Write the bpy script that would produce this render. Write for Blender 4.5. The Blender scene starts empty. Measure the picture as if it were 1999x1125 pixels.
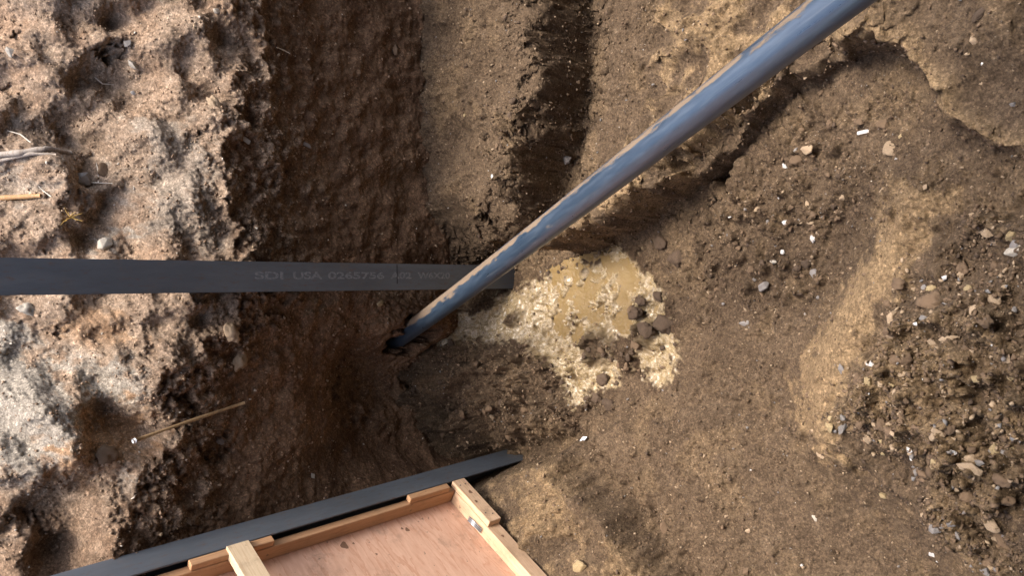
import bpy, bmesh, math, random
import numpy as np
from mathutils import Vector, Matrix

rng = np.random.default_rng(7)
random.seed(7)
scene = bpy.context.scene
COL = scene.collection

# ------------------------------------------------------------------ camera
W_PX, H_PX, F_PX = 1999.0, 1125.0, 1500.0
PITCH = math.radians(44.0)
ROLL = math.atan(0.01325)
CAM = np.array([0.0, 0.0, 3.5])
view = np.array([0, math.cos(PITCH), -math.sin(PITCH)])
dwn = np.array([0, -math.sin(PITCH), -math.cos(PITCH)])
rgt = np.array([1.0, 0, 0])
XC = math.cos(ROLL) * dwn - math.sin(ROLL) * rgt      # image right
YC = math.cos(ROLL) * rgt + math.sin(ROLL) * dwn      # image up
ZC = -view
cd = bpy.data.cameras.new('camera')
cam = bpy.data.objects.new('camera', cd)
COL.objects.link(cam)
M = Matrix.Identity(4)
for i in range(3):
    M[i][0], M[i][1], M[i][2], M[i][3] = XC[i], YC[i], ZC[i], CAM[i]
cam.matrix_world = M
cd.sensor_width = 36.0
cd.lens = F_PX / W_PX * 36.0
cd.clip_start, cd.clip_end = 0.05, 500
scene.camera = cam

# ------------------------------------------------------------------ light
SUN_DIR = np.array([0.30, 0.055, 0.92]); SUN_DIR /= np.linalg.norm(SUN_DIR)
SUN_EL = math.asin(SUN_DIR[2]); SUN_AZ = math.atan2(SUN_DIR[0], SUN_DIR[1])
world = bpy.data.worlds.new('World'); scene.world = world
world.use_nodes = True
wn = world.node_tree.nodes; wl = world.node_tree.links
for n in list(wn): wn.remove(n)
sky = wn.new('ShaderNodeTexSky'); sky.sky_type = 'NISHITA'; sky.sun_disc = False
sky.sun_elevation = SUN_EL; sky.sun_rotation = SUN_AZ
sky.dust_density = 4.0; sky.air_density = 1.0; sky.ozone_density = 0.6
bg = wn.new('ShaderNodeBackground'); bg.inputs['Strength'].default_value = 0.15
wo = wn.new('ShaderNodeOutputWorld')
wl.new(sky.outputs[0], bg.inputs[0]); wl.new(bg.outputs[0], wo.inputs[0])
sd = bpy.data.lights.new('sun', 'SUN'); sd.energy = 1.3; sd.angle = math.radians(20)
sd.color = (1.0, 0.945, 0.86)
sun = bpy.data.objects.new('sun', sd); COL.objects.link(sun)
sun.rotation_euler = Vector(-SUN_DIR).to_track_quat('-Z', 'Y').to_euler()
sun.location = (2, 2, 9)
scene.view_settings.view_transform = 'Standard'
scene.view_settings.look = 'None'
scene.view_settings.exposure = 1.92
scene.view_settings.gamma = 1.0
scene.view_settings.use_curve_mapping = False

# unseen slab and wall added over and behind the camera to shade the pit
def shade_box(name, lo, hi, mat):
    me = bpy.data.meshes.new(name)
    v = [(x, y, z) for x in (lo[0], hi[0]) for y in (lo[1], hi[1]) for z in (lo[2], hi[2])]
    me.from_pydata(v, [], [(0, 1, 3, 2), (4, 6, 7, 5), (0, 4, 5, 1), (2, 3, 7, 6), (0, 2, 6, 4), (1, 5, 7, 3)])
    me.materials.append(mat); o = bpy.data.objects.new(name, me); COL.objects.link(o); o['kind'] = 'structure'
conc = bpy.data.materials.new('concrete'); conc.use_nodes = True
_nt = conc.node_tree; _b = _nt.nodes['Principled BSDF']; _n = _nt.nodes.new('ShaderNodeTexNoise'); _n.inputs['Scale'].default_value = 3; _n.inputs['Detail'].default_value = 8
_r = _nt.nodes.new('ShaderNodeValToRGB'); _r.color_ramp.elements[0].color = (.16, .155, .15, 1); _r.color_ramp.elements[1].color = (.30, .29, .28, 1)
_nt.links.new(_n.outputs[0], _r.inputs[0]); _nt.links.new(_r.outputs[0], _b.inputs['Base Color']); _b.inputs['Roughness'].default_value = .9
shade_box('added_shade_slab', (-9, -6, 5.3), (9, .75, 5.55), conc)
shade_box('wall', (-9, -2.0, 1.6), (9, -1.8, 5.298), conc)  # added upright blocker, out of view, keeps sky light off the pit

# ------------------------------------------------------------------ helpers
def ray(u, v):
    return -ZC + (u - 999.5) / F_PX * XC - (v - 562.5) / F_PX * YC
def at_z(u, v, z):
    r = ray(u, v); t = (z - CAM[2]) / r[2]; return CAM + t * r
def at_y(u, v, y):
    r = ray(u, v); t = (y - CAM[1]) / r[1]; return CAM + t * r
def at_depth(u, v, d):
    return CAM + d * ray(u, v)
def at_plane(u, v, p, n):
    r = ray(u, v); t = np.dot(np.asarray(p) - CAM, n) / np.dot(r, n); return CAM + t * r
def project(P):
    q = np.asarray(P) - CAM
    d = -np.dot(q, ZC)
    return 999.5 + np.dot(q, XC) / d * F_PX, 562.5 - np.dot(q, YC) / d * F_PX, d

def tag(o, label=None, cat=None, group=None, kind=None):
    if label: o['label'] = label
    if cat: o['category'] = cat
    if group: o['group'] = group
    if kind: o['kind'] = kind
    return o
def empty(name, loc, rz=0.0):
    o = bpy.data.objects.new(name, None); o.empty_display_size = 0.1
    o.location = loc; o.rotation_euler = (0, 0, rz); COL.objects.link(o); return o
def link_mesh(name, me, mat=None, parent=None):
    if mat is not None and not me.materials: me.materials.append(mat)
    o = bpy.data.objects.new(name, me); COL.objects.link(o)
    if parent is not None: o.parent = parent
    return o
def pydata(name, verts, faces, smooth=False):
    me = bpy.data.meshes.new(name); me.from_pydata([tuple(v) for v in verts], [], faces)
    if smooth: me.polygons.foreach_set('use_smooth', [True] * len(me.polygons))
    me.update(); return me
def grid_mesh(name, P):            # P: (n, m, 3)
    n, m = P.shape[:2]
    me = bpy.data.meshes.new(name)
    me.vertices.add(n * m); me.vertices.foreach_set('co', P.reshape(-1).astype(np.float32))
    i = np.arange(n * m).reshape(n, m)
    q = np.stack([i[:-1, :-1], i[1:, :-1], i[1:, 1:], i[:-1, 1:]], -1).reshape(-1, 4)
    me.loops.add(q.size); me.loops.foreach_set('vertex_index', q.reshape(-1).astype(np.int32))
    me.polygons.add(len(q)); me.polygons.foreach_set('loop_start', (np.arange(len(q)) * 4).astype(np.int32))
    me.polygons.foreach_set('use_smooth', np.ones(len(q), bool))
    me.update(calc_edges=True); return me
def set_attr(me, name, a):
    at = me.attributes.new(name, 'FLOAT', 'POINT'); at.data.foreach_set('value', a.reshape(-1).astype(np.float32))

def box_mesh(name, lo, hi, bevel=0.002):
    bm = bmesh.new()
    bmesh.ops.create_cube(bm, size=1.0)
    for v in bm.verts:
        for k in range(3):
            v.co[k] = lo[k] if v.co[k] < 0 else hi[k]
    if bevel: bmesh.ops.bevel(bm, geom=bm.edges[:], offset=bevel, segments=1, affect='EDGES')
    me = bpy.data.meshes.new(name); bm.to_mesh(me); bm.free(); return me
def tube_mesh(name, pts, radii, n=12, cap=True, squash=None):
    pts = [Vector(p) for p in pts]
    vs, fs = [], []
    up = Vector((0.13, 0.31, 0.94))
    for i, p in enumerate(pts):
        t = (pts[min(i + 1, len(pts) - 1)] - pts[max(i - 1, 0)]).normalized()
        a = t.cross(up).normalized(); b = t.cross(a).normalized()
        for k in range(n):
            th = 2 * math.pi * k / n
            vs.append(p + (math.cos(th) * a + math.sin(th) * b * (squash or 1)) * float(radii[i]))
    for i in range(len(pts) - 1):
        for k in range(n):
            fs.append((i * n + k, i * n + (k + 1) % n, (i + 1) * n + (k + 1) % n, (i + 1) * n + k))
    if cap:
        fs.append(tuple(range(n)))
        fs.append(tuple(reversed(range((len(pts) - 1) * n, len(pts) * n))))
    return pydata(name, vs, fs, True)

# noise fields ----------------------------------------------------
def fbm(shape, dx, lmax, lmin, slope=1.6, stretch=(1, 1)):
    ky = np.fft.fftfreq(shape[0], dx)[:, None] * stretch[0]; kx = np.fft.rfftfreq(shape[1], dx)[None] * stretch[1]
    k = np.sqrt(kx * kx + ky * ky); k[0, 0] = 1
    amp = k ** -slope * np.exp(-(1 / (lmax * k)) ** 2) * np.exp(-(k * lmin) ** 2)
    amp[0, 0] = 0
    f = np.fft.irfft2(np.fft.rfft2(rng.standard_normal(shape)) * amp, s=shape)
    return (f / f.std()).astype(np.float32)
def smooth(a, b, x):
    t = np.clip((x - a) / (b - a), 0, 1); return t * t * (3 - 2 * t)
def poly_sdf(poly, X, Y):          # negative inside
    P = np.asarray(poly)[:, :2]; d = np.full(X.shape, 1e9); ins = np.zeros(X.shape, bool)
    for i in range(len(P)):
        a, b = P[i], P[(i + 1) % len(P)]
        e = b - a; wx, wy = X - a[0], Y - a[1]
        t = np.clip((wx * e[0] + wy * e[1]) / (e @ e + 1e-12), 0, 1)
        d = np.minimum(d, (wx - t * e[0]) ** 2 + (wy - t * e[1]) ** 2)
        c = ((a[1] > Y) != (b[1] > Y))
        with np.errstate(divide='ignore', invalid='ignore'):
            c &= X < (b[0] - a[0]) * (Y - a[1]) / (b[1] - a[1] + 1e-20) + a[0]
        ins ^= c
    d = np.sqrt(d); return np.where(ins, -d, d)
def line_dist(pl, X, Y):
    P = np.asarray(pl)[:, :2]; d = np.full(X.shape, 1e9)
    for a, b in zip(P[:-1], P[1:]):
        e = b - a; wx, wy = X - a[0], Y - a[1]
        t = np.clip((wx * e[0] + wy * e[1]) / (e @ e + 1e-12), 0, 1)
        d = np.minimum(d, (wx - t * e[0]) ** 2 + (wy - t * e[1]) ** 2)
    return np.sqrt(d)
def stamp(Z, n, dx, rmin, rmax, dens, squash=0.6, power=2.2):
    N, Mm = Z.shape
    cnt = 0
    while cnt < n:
        i = rng.integers(0, N, 4096); j = rng.integers(0, Mm, 4096)
        ok = rng.random(4096) < dens[i, j]
        i, j = i[ok], j[ok]
        if len(i) == 0: return
        for a, b in zip(i, j):
            r = rmin * (rmax / rmin) ** (rng.random() ** power)
            w = int(r / dx * 1.5) + 1
            i0, i1, j0, j1 = max(a - w, 0), min(a + w + 1, N), max(b - w, 0), min(b + w + 1, Mm)
            yy = (np.arange(i0, i1) - a)[:, None] * dx; xx = (np.arange(j0, j1) - b)[None] * dx
            th = rng.random() * 3.14; c, s = math.cos(th), math.sin(th); el = 0.75 + 0.6 * rng.random()
            p = (xx * c + yy * s) / el; q = (-xx * s + yy * c) * el
            e = (np.abs(p) ** 2.4 + np.abs(q) ** 2.4) / r ** 2.4
            h = r * squash * np.sqrt(np.clip(1 - e, 0, 1))
            Z[i0:i1, j0:j1] += h * (0.7 + 0.6 * rng.random())
            cnt += 1
            if cnt >= n: break

N3 = 144; S3 = 1.0 / N3
def _vol(lmax, lmin, slope):
    k1 = np.fft.fftfreq(N3, S3); k2 = np.fft.rfftfreq(N3, S3)
    k = np.sqrt(k1[:, None, None] ** 2 + k1[None, :, None] ** 2 + k2[None, None] ** 2); k[0, 0, 0] = 1
    a = k ** -slope * np.exp(-(1 / (lmax * k)) ** 2) * np.exp(-(k * lmin) ** 2); a[0, 0, 0] = 0
    f = np.fft.irfftn(np.fft.rfftn(rng.standard_normal((N3, N3, N3))) * a, s=(N3, N3, N3)); return (f / f.std()).astype(np.float32)
VOL = _vol(.12, .010, 1.9)
VOL2 = _vol(.035, .010, 1.2)
def noise3(P, VOL=VOL):
    q = (P / S3) % N3; i = np.floor(q).astype(np.int32); f = (q - i).astype(np.float32); i %= N3; j = (i + 1) % N3
    x0, y0, z0 = i[..., 0], i[..., 1], i[..., 2]; x1, y1, z1 = j[..., 0], j[..., 1], j[..., 2]
    a, b, c = f[..., 0], f[..., 1], f[..., 2]
    return (((VOL[x0, y0, z0] * (1 - a) + VOL[x1, y0, z0] * a) * (1 - b) + (VOL[x0, y1, z0] * (1 - a) + VOL[x1, y1, z0] * a) * b) * (1 - c)
          + ((VOL[x0, y0, z1] * (1 - a) + VOL[x1, y0, z1] * a) * (1 - b) + (VOL[x0, y1, z1] * (1 - a) + VOL[x1, y1, z1] * a) * b) * c)
def grid_normals(P):
    n = np.cross(np.gradient(P, axis=1), np.gradient(P, axis=0)); return n / (np.linalg.norm(n, axis=-1, keepdims=True) + 1e-12)

# ------------------------------------------------------------------ materials
def new_mat(name):
    m = bpy.data.materials.new(name); m.use_nodes = True
    nt = m.node_tree; b = nt.nodes['Principled BSDF']
    return m, nt, b
def nd(nt, typ, **kw):
    n = nt.nodes.new(typ)
    for k, v in kw.items():
        if hasattr(n, k): setattr(n, k, v)
        else: n.inputs[k].default_value = v
    return n
def noise(nt, scale, detail=6, rough=0.6, coord='Object', vec=None, stretch=None):
    n = nd(nt, 'ShaderNodeTexNoise'); n.inputs['Scale'].default_value = scale
    n.inputs['Detail'].default_value = detail; n.inputs['Roughness'].default_value = rough
    if vec is None:
        tc = nd(nt, 'ShaderNodeTexCoord'); vec = tc.outputs[coord]
    if stretch:
        mp = nd(nt, 'ShaderNodeMapping'); mp.inputs['Scale'].default_value = stretch
        nt.links.new(vec, mp.inputs['Vector']); vec = mp.outputs[0]
    nt.links.new(vec, n.inputs['Vector']); return n.outputs['Fac']
def ramp(nt, fac, stops):
    r = nd(nt, 'ShaderNodeValToRGB'); e = r.color_ramp.elements
    while len(e) < len(stops): e.new(0.5)
    for el, (p, c) in zip(e, stops):
        el.position = p; el.color = (c if isinstance(c, tuple) else (c, c, c)) + (1,)
    nt.links.new(fac, r.inputs[0]); return r.outputs['Color']
def mix(nt, fac, a, b, mode='MIX'):
    n = nd(nt, 'ShaderNodeMix'); n.data_type = 'RGBA'; n.blend_type = mode
    for s, x in ((n.inputs['Factor'], fac), (n.inputs['A'], a), (n.inputs['B'], b)):
        if isinstance(x, (int, float)): s.default_value = x
        elif isinstance(x, tuple): s.default_value = x + (1,)
        else: nt.links.new(x, s)
    return n.outputs['Result']
def attr(nt, name):
    a = nd(nt, 'ShaderNodeAttribute'); a.attribute_name = name; return a.outputs['Fac']
def math_n(nt, op, a, b=None):
    n = nd(nt, 'ShaderNodeMath'); n.operation = op
    for s, x in zip(n.inputs, (a, b)):
        if x is None: continue
        if isinstance(x, (int, float)): s.default_value = x
        else: nt.links.new(x, s)
    return n.outputs[0]
def bump(nt, b, h, strength=0.5, dist=0.01):
    n = nd(nt, 'ShaderNodeBump'); n.inputs['Strength'].default_value = strength; n.inputs['Distance'].default_value = dist
    nt.links.new(h, n.inputs['Height']); nt.links.new(n.outputs[0], b.inputs['Normal'])

def grains(nt):
    out = None
    for sc in (75, 150):
        vo = nd(nt, 'ShaderNodeTexVoronoi'); vo.inputs['Scale'].default_value = sc; vo.inputs['Randomness'].default_value = 1
        t = nd(nt, 'ShaderNodeTexCoord'); nt.links.new(t.outputs['Object'], vo.inputs['Vector'])
        sp = nd(nt, 'ShaderNodeSeparateColor'); nt.links.new(vo.outputs['Color'], sp.inputs[0])
        g = ramp(nt, sp.outputs[0], [(0.0, 0.55), (0.5, 0.92), (0.85, 1.1), (1.0, 1.6)])
        out = g if out is None else mix(nt, 1.0, out, g, 'MULTIPLY')
    return out
def soil_floor():
    m, nt, b = new_mat('pit_soil')
    big = noise(nt, 2.2, 8, 0.65); mid = noise(nt, 14, 8, 0.7); fine = noise(nt, 110, 6, 0.75)
    c = ramp(nt, big, [(0.30, (0.092, 0.061, 0.037)), (0.52, (0.130, 0.087, 0.053)), (0.72, (0.178, 0.122, 0.075))])
    c = mix(nt, 0.55, c, ramp(nt, mid, [(0.32, (0.060, 0.041, 0.027)), (0.55, (0.120, 0.084, 0.054)), (0.72, (0.188, 0.138, 0.094))]))
    tan = math_n(nt, 'MULTIPLY', attr(nt, 'tan'), ramp(nt, mid, [(0.25, 0.55), (0.6, 1.0)]))
    c = mix(nt, tan, c, mix(nt, mid, (0.245, 0.162, 0.088), (0.33, 0.230, 0.130)))
    c = mix(nt, attr(nt, 'moist'), c, (0.066, 0.042, 0.026))
    # pale grit
    vor = nd(nt, 'ShaderNodeTexVoronoi'); vor.inputs['Scale'].default_value = 95
    tc = nd(nt, 'ShaderNodeTexCoord'); nt.links.new(tc.outputs['Object'], vor.inputs['Vector'])
    sep = nd(nt, 'ShaderNodeSeparateColor'); nt.links.new(vor.outputs['Color'], sep.inputs[0])
    g1 = ramp(nt, sep.outputs[0], [(0.94, 0.0), (0.96, 1.0)])
    g2 = ramp(nt, vor.outputs['Distance'], [(0.22, 1.0), (0.34, 0.0)])
    grit = math_n(nt, 'MULTIPLY', math_n(nt, 'MULTIPLY', g1, g2), attr(nt, 'grit'))
    c = mix(nt, grit, c, ramp(nt, sep.outputs[1], [(0, (0.30, 0.22, 0.15)), (0.7, (0.42, 0.36, 0.29)), (1, (0.6, 0.57, 0.52))]))
    c = mix(nt, 0.9, c, ramp(nt, fine, [(0.28, 0.22), (0.5, 0.85), (0.75, 1.5)]), 'MULTIPLY')
    c = mix(nt, 0.55, c, grains(nt), 'MULTIPLY')
    wet = attr(nt, 'wet')
    wc = mix(nt, mid, (0.235, 0.160, 0.070), (0.375, 0.280, 0.145))
    wc = mix(nt, 0.5, wc, ramp(nt, fine, [(0.3, 0.45), (0.55, 1.0), (0.8, 1.25)]), 'MULTIPLY')
    c = mix(nt, wet, c, wc)
    nt.links.new(c, b.inputs['Base Color'])
    rr = mix(nt, wet, (0.95, 0.95, 0.95), ramp(nt, fine, [(0.35, 0.10), (0.65, 0.36)]))
    nt.links.new(rr, b.inputs['Roughness'])
    sp = mix(nt, wet, (0.12, 0.12, 0.12), (1.0, 1.0, 1.0))
    nt.links.new(sp, b.inputs['Specular IOR Level'])
    nt.links.new(math_n(nt, 'MULTIPLY', wet, 0.6), b.inputs['Coat Weight']); b.inputs['Coat Roughness'].default_value = 0.12
    h = math_n(nt, 'ADD', math_n(nt, 'MULTIPLY', fine, 0.55), noise(nt, 45, 8, 0.75))
    bump(nt, b, h, 0.8, 0.012)
    return m
def soil_wall():
    m, nt, b = new_mat('bank_soil')
    big = noise(nt, 2.0, 8, 0.65); mid = noise(nt, 11, 9, 0.72); fine = noise(nt, 100, 7, 0.75)
    dry = ramp(nt, mid, [(0.28, (0.115, 0.075, 0.051)), (0.43, (0.225, 0.158, 0.108)), (0.58, (0.315, 0.230, 0.162)), (0.74, (0.40, 0.316, 0.236))])
    dry = mix(nt, ramp(nt, noise(nt, 3.3, 6, 0.7), [(0.50, 0.0), (0.70, 0.6)]), dry, (0.33, 0.205, 0.125))
    dry = mix(nt, attr(nt, 'clay'), dry, mix(nt, mid, (0.25, 0.212, 0.165), (0.36, 0.315, 0.258)))
    dry = mix(nt, attr(nt, 'orange'), dry, mix(nt, mid, (0.30, 0.155, 0.07), (0.40, 0.245, 0.13)))
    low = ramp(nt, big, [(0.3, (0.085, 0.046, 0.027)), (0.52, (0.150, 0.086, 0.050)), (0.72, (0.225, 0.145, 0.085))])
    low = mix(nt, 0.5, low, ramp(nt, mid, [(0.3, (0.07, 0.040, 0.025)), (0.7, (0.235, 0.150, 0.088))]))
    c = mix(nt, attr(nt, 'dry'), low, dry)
    c = mix(nt, 0.9, c, ramp(nt, fine, [(0.28, 0.22), (0.5, 0.88), (0.75, 1.45)]), 'MULTIPLY')
    c = mix(nt, 0.65, c, grains(nt), 'MULTIPLY')
    nt.links.new(c, b.inputs['Base Color'])
    b.inputs['Roughness'].default_value = 0.95; b.inputs['Specular IOR Level'].default_value = 0.12
    h = math_n(nt, 'ADD', math_n(nt, 'MULTIPLY', fine, 0.5), noise(nt, 75, 8, 0.75))
    bump(nt, b, h, 0.9, 0.0050)
    return m
def stone_mat(name, ca, cb, rough=0.8, dirt=0.35):
    m, nt, b = new_mat(name)
    f = noise(nt, 45, 6, 0.7); g = noise(nt, 9, 4, 0.6)
    c = mix(nt, f, ca, cb)
    c = mix(nt, math_n(nt, 'MULTIPLY', ramp(nt, g, [(0.42, 0.0), (0.62, 1.0)]), dirt), c, (0.16, 0.105, 0.065))
    oi = nd(nt, 'ShaderNodeObjectInfo')
    c = mix(nt, 0.6, c, ramp(nt, oi.outputs['Random'], [(0, 0.72), (1, 1.22)]), 'MULTIPLY')
    nt.links.new(c, b.inputs['Base Color']); b.inputs['Roughness'].default_value = rough
    b.inputs['Specular IOR Level'].default_value = 0.25
    bump(nt, b, noise(nt, 130, 5, 0.7), 0.6, 0.004); return m
def steel_mat():
    m, nt, b = new_mat('mill_steel')
    f = noise(nt, 5, 8, 0.65, stretch=(1, 1, 0.25)); g = noise(nt, 60, 5, 0.7, stretch=(1, 1, 0.3))
    c = ramp(nt, f, [(0.3, (0.062, 0.070, 0.082)), (0.55, (0.095, 0.108, 0.126)), (0.75, (0.140, 0.150, 0.165))])
    c = mix(nt, ramp(nt, g, [(0.55, 0.0), (0.72, 0.75)]), c, (0.115, 0.068, 0.045))
    c = mix(nt, ramp(nt, noise(nt, 7, 9, 0.75), [(0.52, 0.0), (0.75, 0.4)]), c, (0.15, 0.115, 0.085))
    nt.links.new(c, b.inputs['Base Color'])
    b.inputs['Metallic'].default_value = 0.25
    nt.links.new(ramp(nt, g, [(0.3, 0.42), (0.7, 0.66)]), b.inputs['Roughness'])
    bump(nt, b, g, 0.15, 0.002); return m
def pipe_mat():
    m, nt, b = new_mat('black_plastic_with_mud')
    tc = nd(nt, 'ShaderNodeTexCoord')
    f = noise(nt, 34, 9, 0.72, stretch=(1, 1, 0.22)); g = noise(nt, 60, 6, 0.7, stretch=(1, 1, 0.12))
    base = mix(nt, ramp(nt, g, [(0.45, 0.0), (0.75, 0.5)]), (0.022, 0.038, 0.060), (0.075, 0.103, 0.138))
    sc = noise(nt, 40, 4, 0.6, stretch=(1, 1, 0.03))
    base = mix(nt, ramp(nt, sc, [(0.60, 0.0), (0.70, 0.45)]), base, (0.16, 0.17, 0.18))
    mud = attr(nt, 'mud')
    k = math_n(nt, 'ADD', mud, math_n(nt, 'MULTIPLY', math_n(nt, 'SUBTRACT', f, 0.5), 2.2))
    mk = ramp(nt, k, [(0.46, 0.0), (0.58, 1.0)])
    c = mix(nt, mk, base, mix(nt, f, (0.12, 0.086, 0.060), (0.20, 0.150, 0.105)))
    nt.links.new(c, b.inputs['Base Color'])
    r = mix(nt, mk, ramp(nt, g, [(0.3, 0.26), (0.7, 0.40)]), (0.9, 0.9, 0.9))
    nt.links.new(r, b.inputs['Roughness'])
    nt.links.new(mix(nt, mk, (1.0, 1.0, 1.0), (0.1, 0.1, 0.1)), b.inputs['Specular IOR Level'])
    b.inputs['IOR'].default_value = 1.55
    bump(nt, b, math_n(nt, 'ADD', math_n(nt, 'MULTIPLY', mk, 1.0), math_n(nt, 'MULTIPLY', g, 0.12)), 0.5, 0.004); return m
def wood_mat(name, ca, cb, cc, axis=0, ply=False):
    m, nt, b = new_mat(name)
    tc = nd(nt, 'ShaderNodeTexCoord')
    st = [22, 22, 22]; st[axis] = 1.3
    if ply: st = [1.6, 9, 9]
    d = noise(nt, 1.3, 3, 0.5)
    mp = nd(nt, 'ShaderNodeMapping'); mp.inputs['Scale'].default_value = st
    nt.links.new(tc.outputs['Object'], mp.inputs['Vector'])
    w = noise(nt, 1.0 if not ply else 0.9, 5, 0.55, vec=mp.outputs[0])
    rings = math_n(nt, 'FRACT', math_n(nt, 'MULTIPLY', w, 9.0 if ply else 6.0))
    fine = noise(nt, 1, 4, 0.7, stretch=tuple([s * 9 for s in st]))
    c = mix(nt, ramp(nt, rings, [(0.0, 0.0), (0.75, 0.35), (0.93, 1.0), (1.0, 0.1)]), ca, cb)
    c = mix(nt, ramp(nt, fine, [(0.35, 0.35), (0.6, 0.0)]), c, cc)
    c = mix(nt, ramp(nt, noise(nt, 3.0, 5, 0.6), [(0.5, 0.0), (0.75, 0.35)]), c, cc)
    info = nd(nt, 'ShaderNodeObjectInfo')
    c = mix(nt, 0.5, c, ramp(nt, info.outputs['Random'], [(0, 0.85), (1, 1.1)]), 'MULTIPLY')
    dirt = math_n(nt, 'MULTIPLY', ramp(nt, noise(nt, 5.5, 9, 0.72), [(0.52, 0.0), (0.72, 0.7)]), ramp(nt, noise(nt, 70, 6, 0.75), [(0.3, 0.2), (0.6, 1.0)]))
    c = mix(nt, dirt, c, (0.17, 0.115, 0.075))
    c = mix(nt, ramp(nt, noise(nt, 28, 3, 0.5), [(0.70, 0.0), (0.73, 0.8)]), c, (0.15, 0.105, 0.07))
    nt.links.new(c, b.inputs['Base Color']); b.inputs['Roughness'].default_value = 0.72
    b.inputs['Specular IOR Level'].default_value = 0.25
    bump(nt, b, fine, 0.25, 0.002); return m
def plain(name, c, rough=0.6, metal=0.0, var=0.3, scale=40):
    m, nt, b = new_mat(name)
    f = noise(nt, scale, 5, 0.65)
    nt.links.new(mix(nt, f, tuple(x * (1 - var) for x in c), tuple(x * (1 + var) for x in c)), b.inputs['Base Color'])
    b.inputs['Roughness'].default_value = rough; b.inputs['Metallic'].default_value = metal
    bump(nt, b, f, 0.3, 0.003); return m
def water_mat():
    m, nt, b = new_mat('muddy_water')
    g = noise(nt, 8, 5, 0.6); f = noise(nt, 60, 5, 0.65)
    nt.links.new(mix(nt, g, (0.155, 0.100, 0.037), (0.220, 0.148, 0.060)), b.inputs['Base Color'])
    b.inputs['Roughness'].default_value = 0.07; b.inputs['IOR'].default_value = 1.42
    bump(nt, b, math_n(nt, 'ADD', f, math_n(nt, 'MULTIPLY', noise(nt, 16, 3, 0.5), 1.2)), 0.9, 0.009); return m

MAT = dict(floor=soil_floor(), wall=soil_wall(), steel=steel_mat(), pipe=pipe_mat(), water=water_mat(),
    white=stone_mat('white_stone', (0.55, 0.54, 0.52), (0.74, 0.72, 0.69), 0.7, 0.5),
    tan=stone_mat('tan_stone', (0.26, 0.185, 0.115), (0.40, 0.30, 0.20)),
    yellow=stone_mat('yellow_stone', (0.30, 0.225, 0.115), (0.41, 0.32, 0.18), 0.85, 0.5),
    grey=stone_mat('grey_stone', (0.15, 0.14, 0.13), (0.26, 0.245, 0.235)),
    brown=stone_mat('brown_clod', (0.085, 0.055, 0.034), (0.185, 0.125, 0.078), 0.95, 0.5),
    dark=stone_mat('dark_clod', (0.045, 0.030, 0.021), (0.095, 0.066, 0.045), 0.9, 0.3),
    pale=stone_mat('pale_clay', (0.36, 0.32, 0.26), (0.55, 0.50, 0.42), 0.9, 0.3))

# ------------------------------------------------------------------ pit floor (height field)
DX = 0.006
xs = np.arange(-2.2, 2.2, DX); ys = np.arange(0.40, 4.5, DX)
X, Y = np.meshgrid(xs, ys)       # rows = y
SH = X.shape
ctrl = [  # pixel u, v, height
 (870,0,.36),(840,250,.36),(830,450,.36),(800,640,.34),(795,800,.32),(820,900,.24),(880,-200,.36),
 (950,0,.30),(950,200,.30),(940,400,.28),(1050,100,.05),
 (1125,0,.0),(1115,150,0),(1090,300,0),(1070,400,.0),(1180,-200,.02),(1180,0,.02),(1180,200,.0),(1160,330,.02),(1230,100,.03),
 (1400,0,.12),(1500,-150,.2),(1300,450,.0),(1400,600,.02),(1500,400,.08),(1600,300,.15),(1700,170,.28),(1600,180,.15),(1760,130,.36),
 (1850,330,.42),(1650,450,.13),(1750,450,.27),(1900,450,.44),(1980,600,.55),(1850,600,.46),(1700,620,.30),(1600,600,.12),
 (1540,760,.08),(1620,780,.22),(1700,800,.36),(1800,850,.44),(1950,850,.52),(1860,960,.40),(1990,1060,.45),(1720,940,.16),(1600,860,.10),
 (1640,930,.06),(1750,1020,.07),(1850,1120,.10),(1500,950,.07),(1300,950,.10),(1200,900,.10),(1150,865,.08),(1300,835,.06),(1200,820,.0),
 (1400,1100,.09),(1265,1120,.0),(1100,930,.02),(1180,1040,.0),(1000,940,.14),(1080,1020,.20),(1180,1125,.18),(940,950,.22),(1010,1060,.20),(1060,1180,.20),
 (1050,890,-.02),(980,860,.03),(1015,895,-.06),(960,890,.0),(1035,905,-.01),(1025,548,-.10),(985,545,-.06),(1100,600,-.05),(1200,600,-.05),(1260,560,-.03),(1270,690,-.03),(1000,620,.03),(920,630,.13),(860,650,.25),
 (1000,700,.12),(900,740,.25),(1000,800,.10),(1080,770,.05),(1050,730,.07),(1180,700,-.01),(1150,750,-.03),(900,850,.16),(1350,700,.02),(1010,560,.0),(940,570,.05),
 (2150,600,.62),(2150,100,.7),(2150,1100,.55),(1500,1250,.1),(1000,1300,.2),(1500,700,.05)]
CP = np.array([[*at_z(u, v, z)[:2], z] for u, v, z in ctrl])
def rbf(px, py, P):
    A = np.hypot(P[:, None, 0] - P[None, :, 0], P[:, None, 1] - P[None, :, 1])
    n = len(P); K = np.zeros((n + 1, n + 1)); K[:n, :n] = A; K[n, :n] = K[:n, n] = 1
    w = np.linalg.solve(K, np.append(P[:, 2], 0))
    z = np.full(px.shape, w[n])
    for i in range(n): z = z + w[i] * np.hypot(px - P[i, 0], py - P[i, 1])
    return z
cxs = np.arange(xs[0] - .05, xs[-1] + .1, .03); cys = np.arange(ys[0] - .05, ys[-1] + .1, .03)
cX, cY = np.meshgrid(cxs, cys)
cZ = rbf(cX, cY, CP)
for _ in range(2):
    p = np.pad(cZ, 1, mode='edge'); cZ = (p[:-2, 1:-1] + p[2:, 1:-1] + p[1:-1, :-2] + p[1:-1, 2:] + 2 * cZ) / 6
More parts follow.
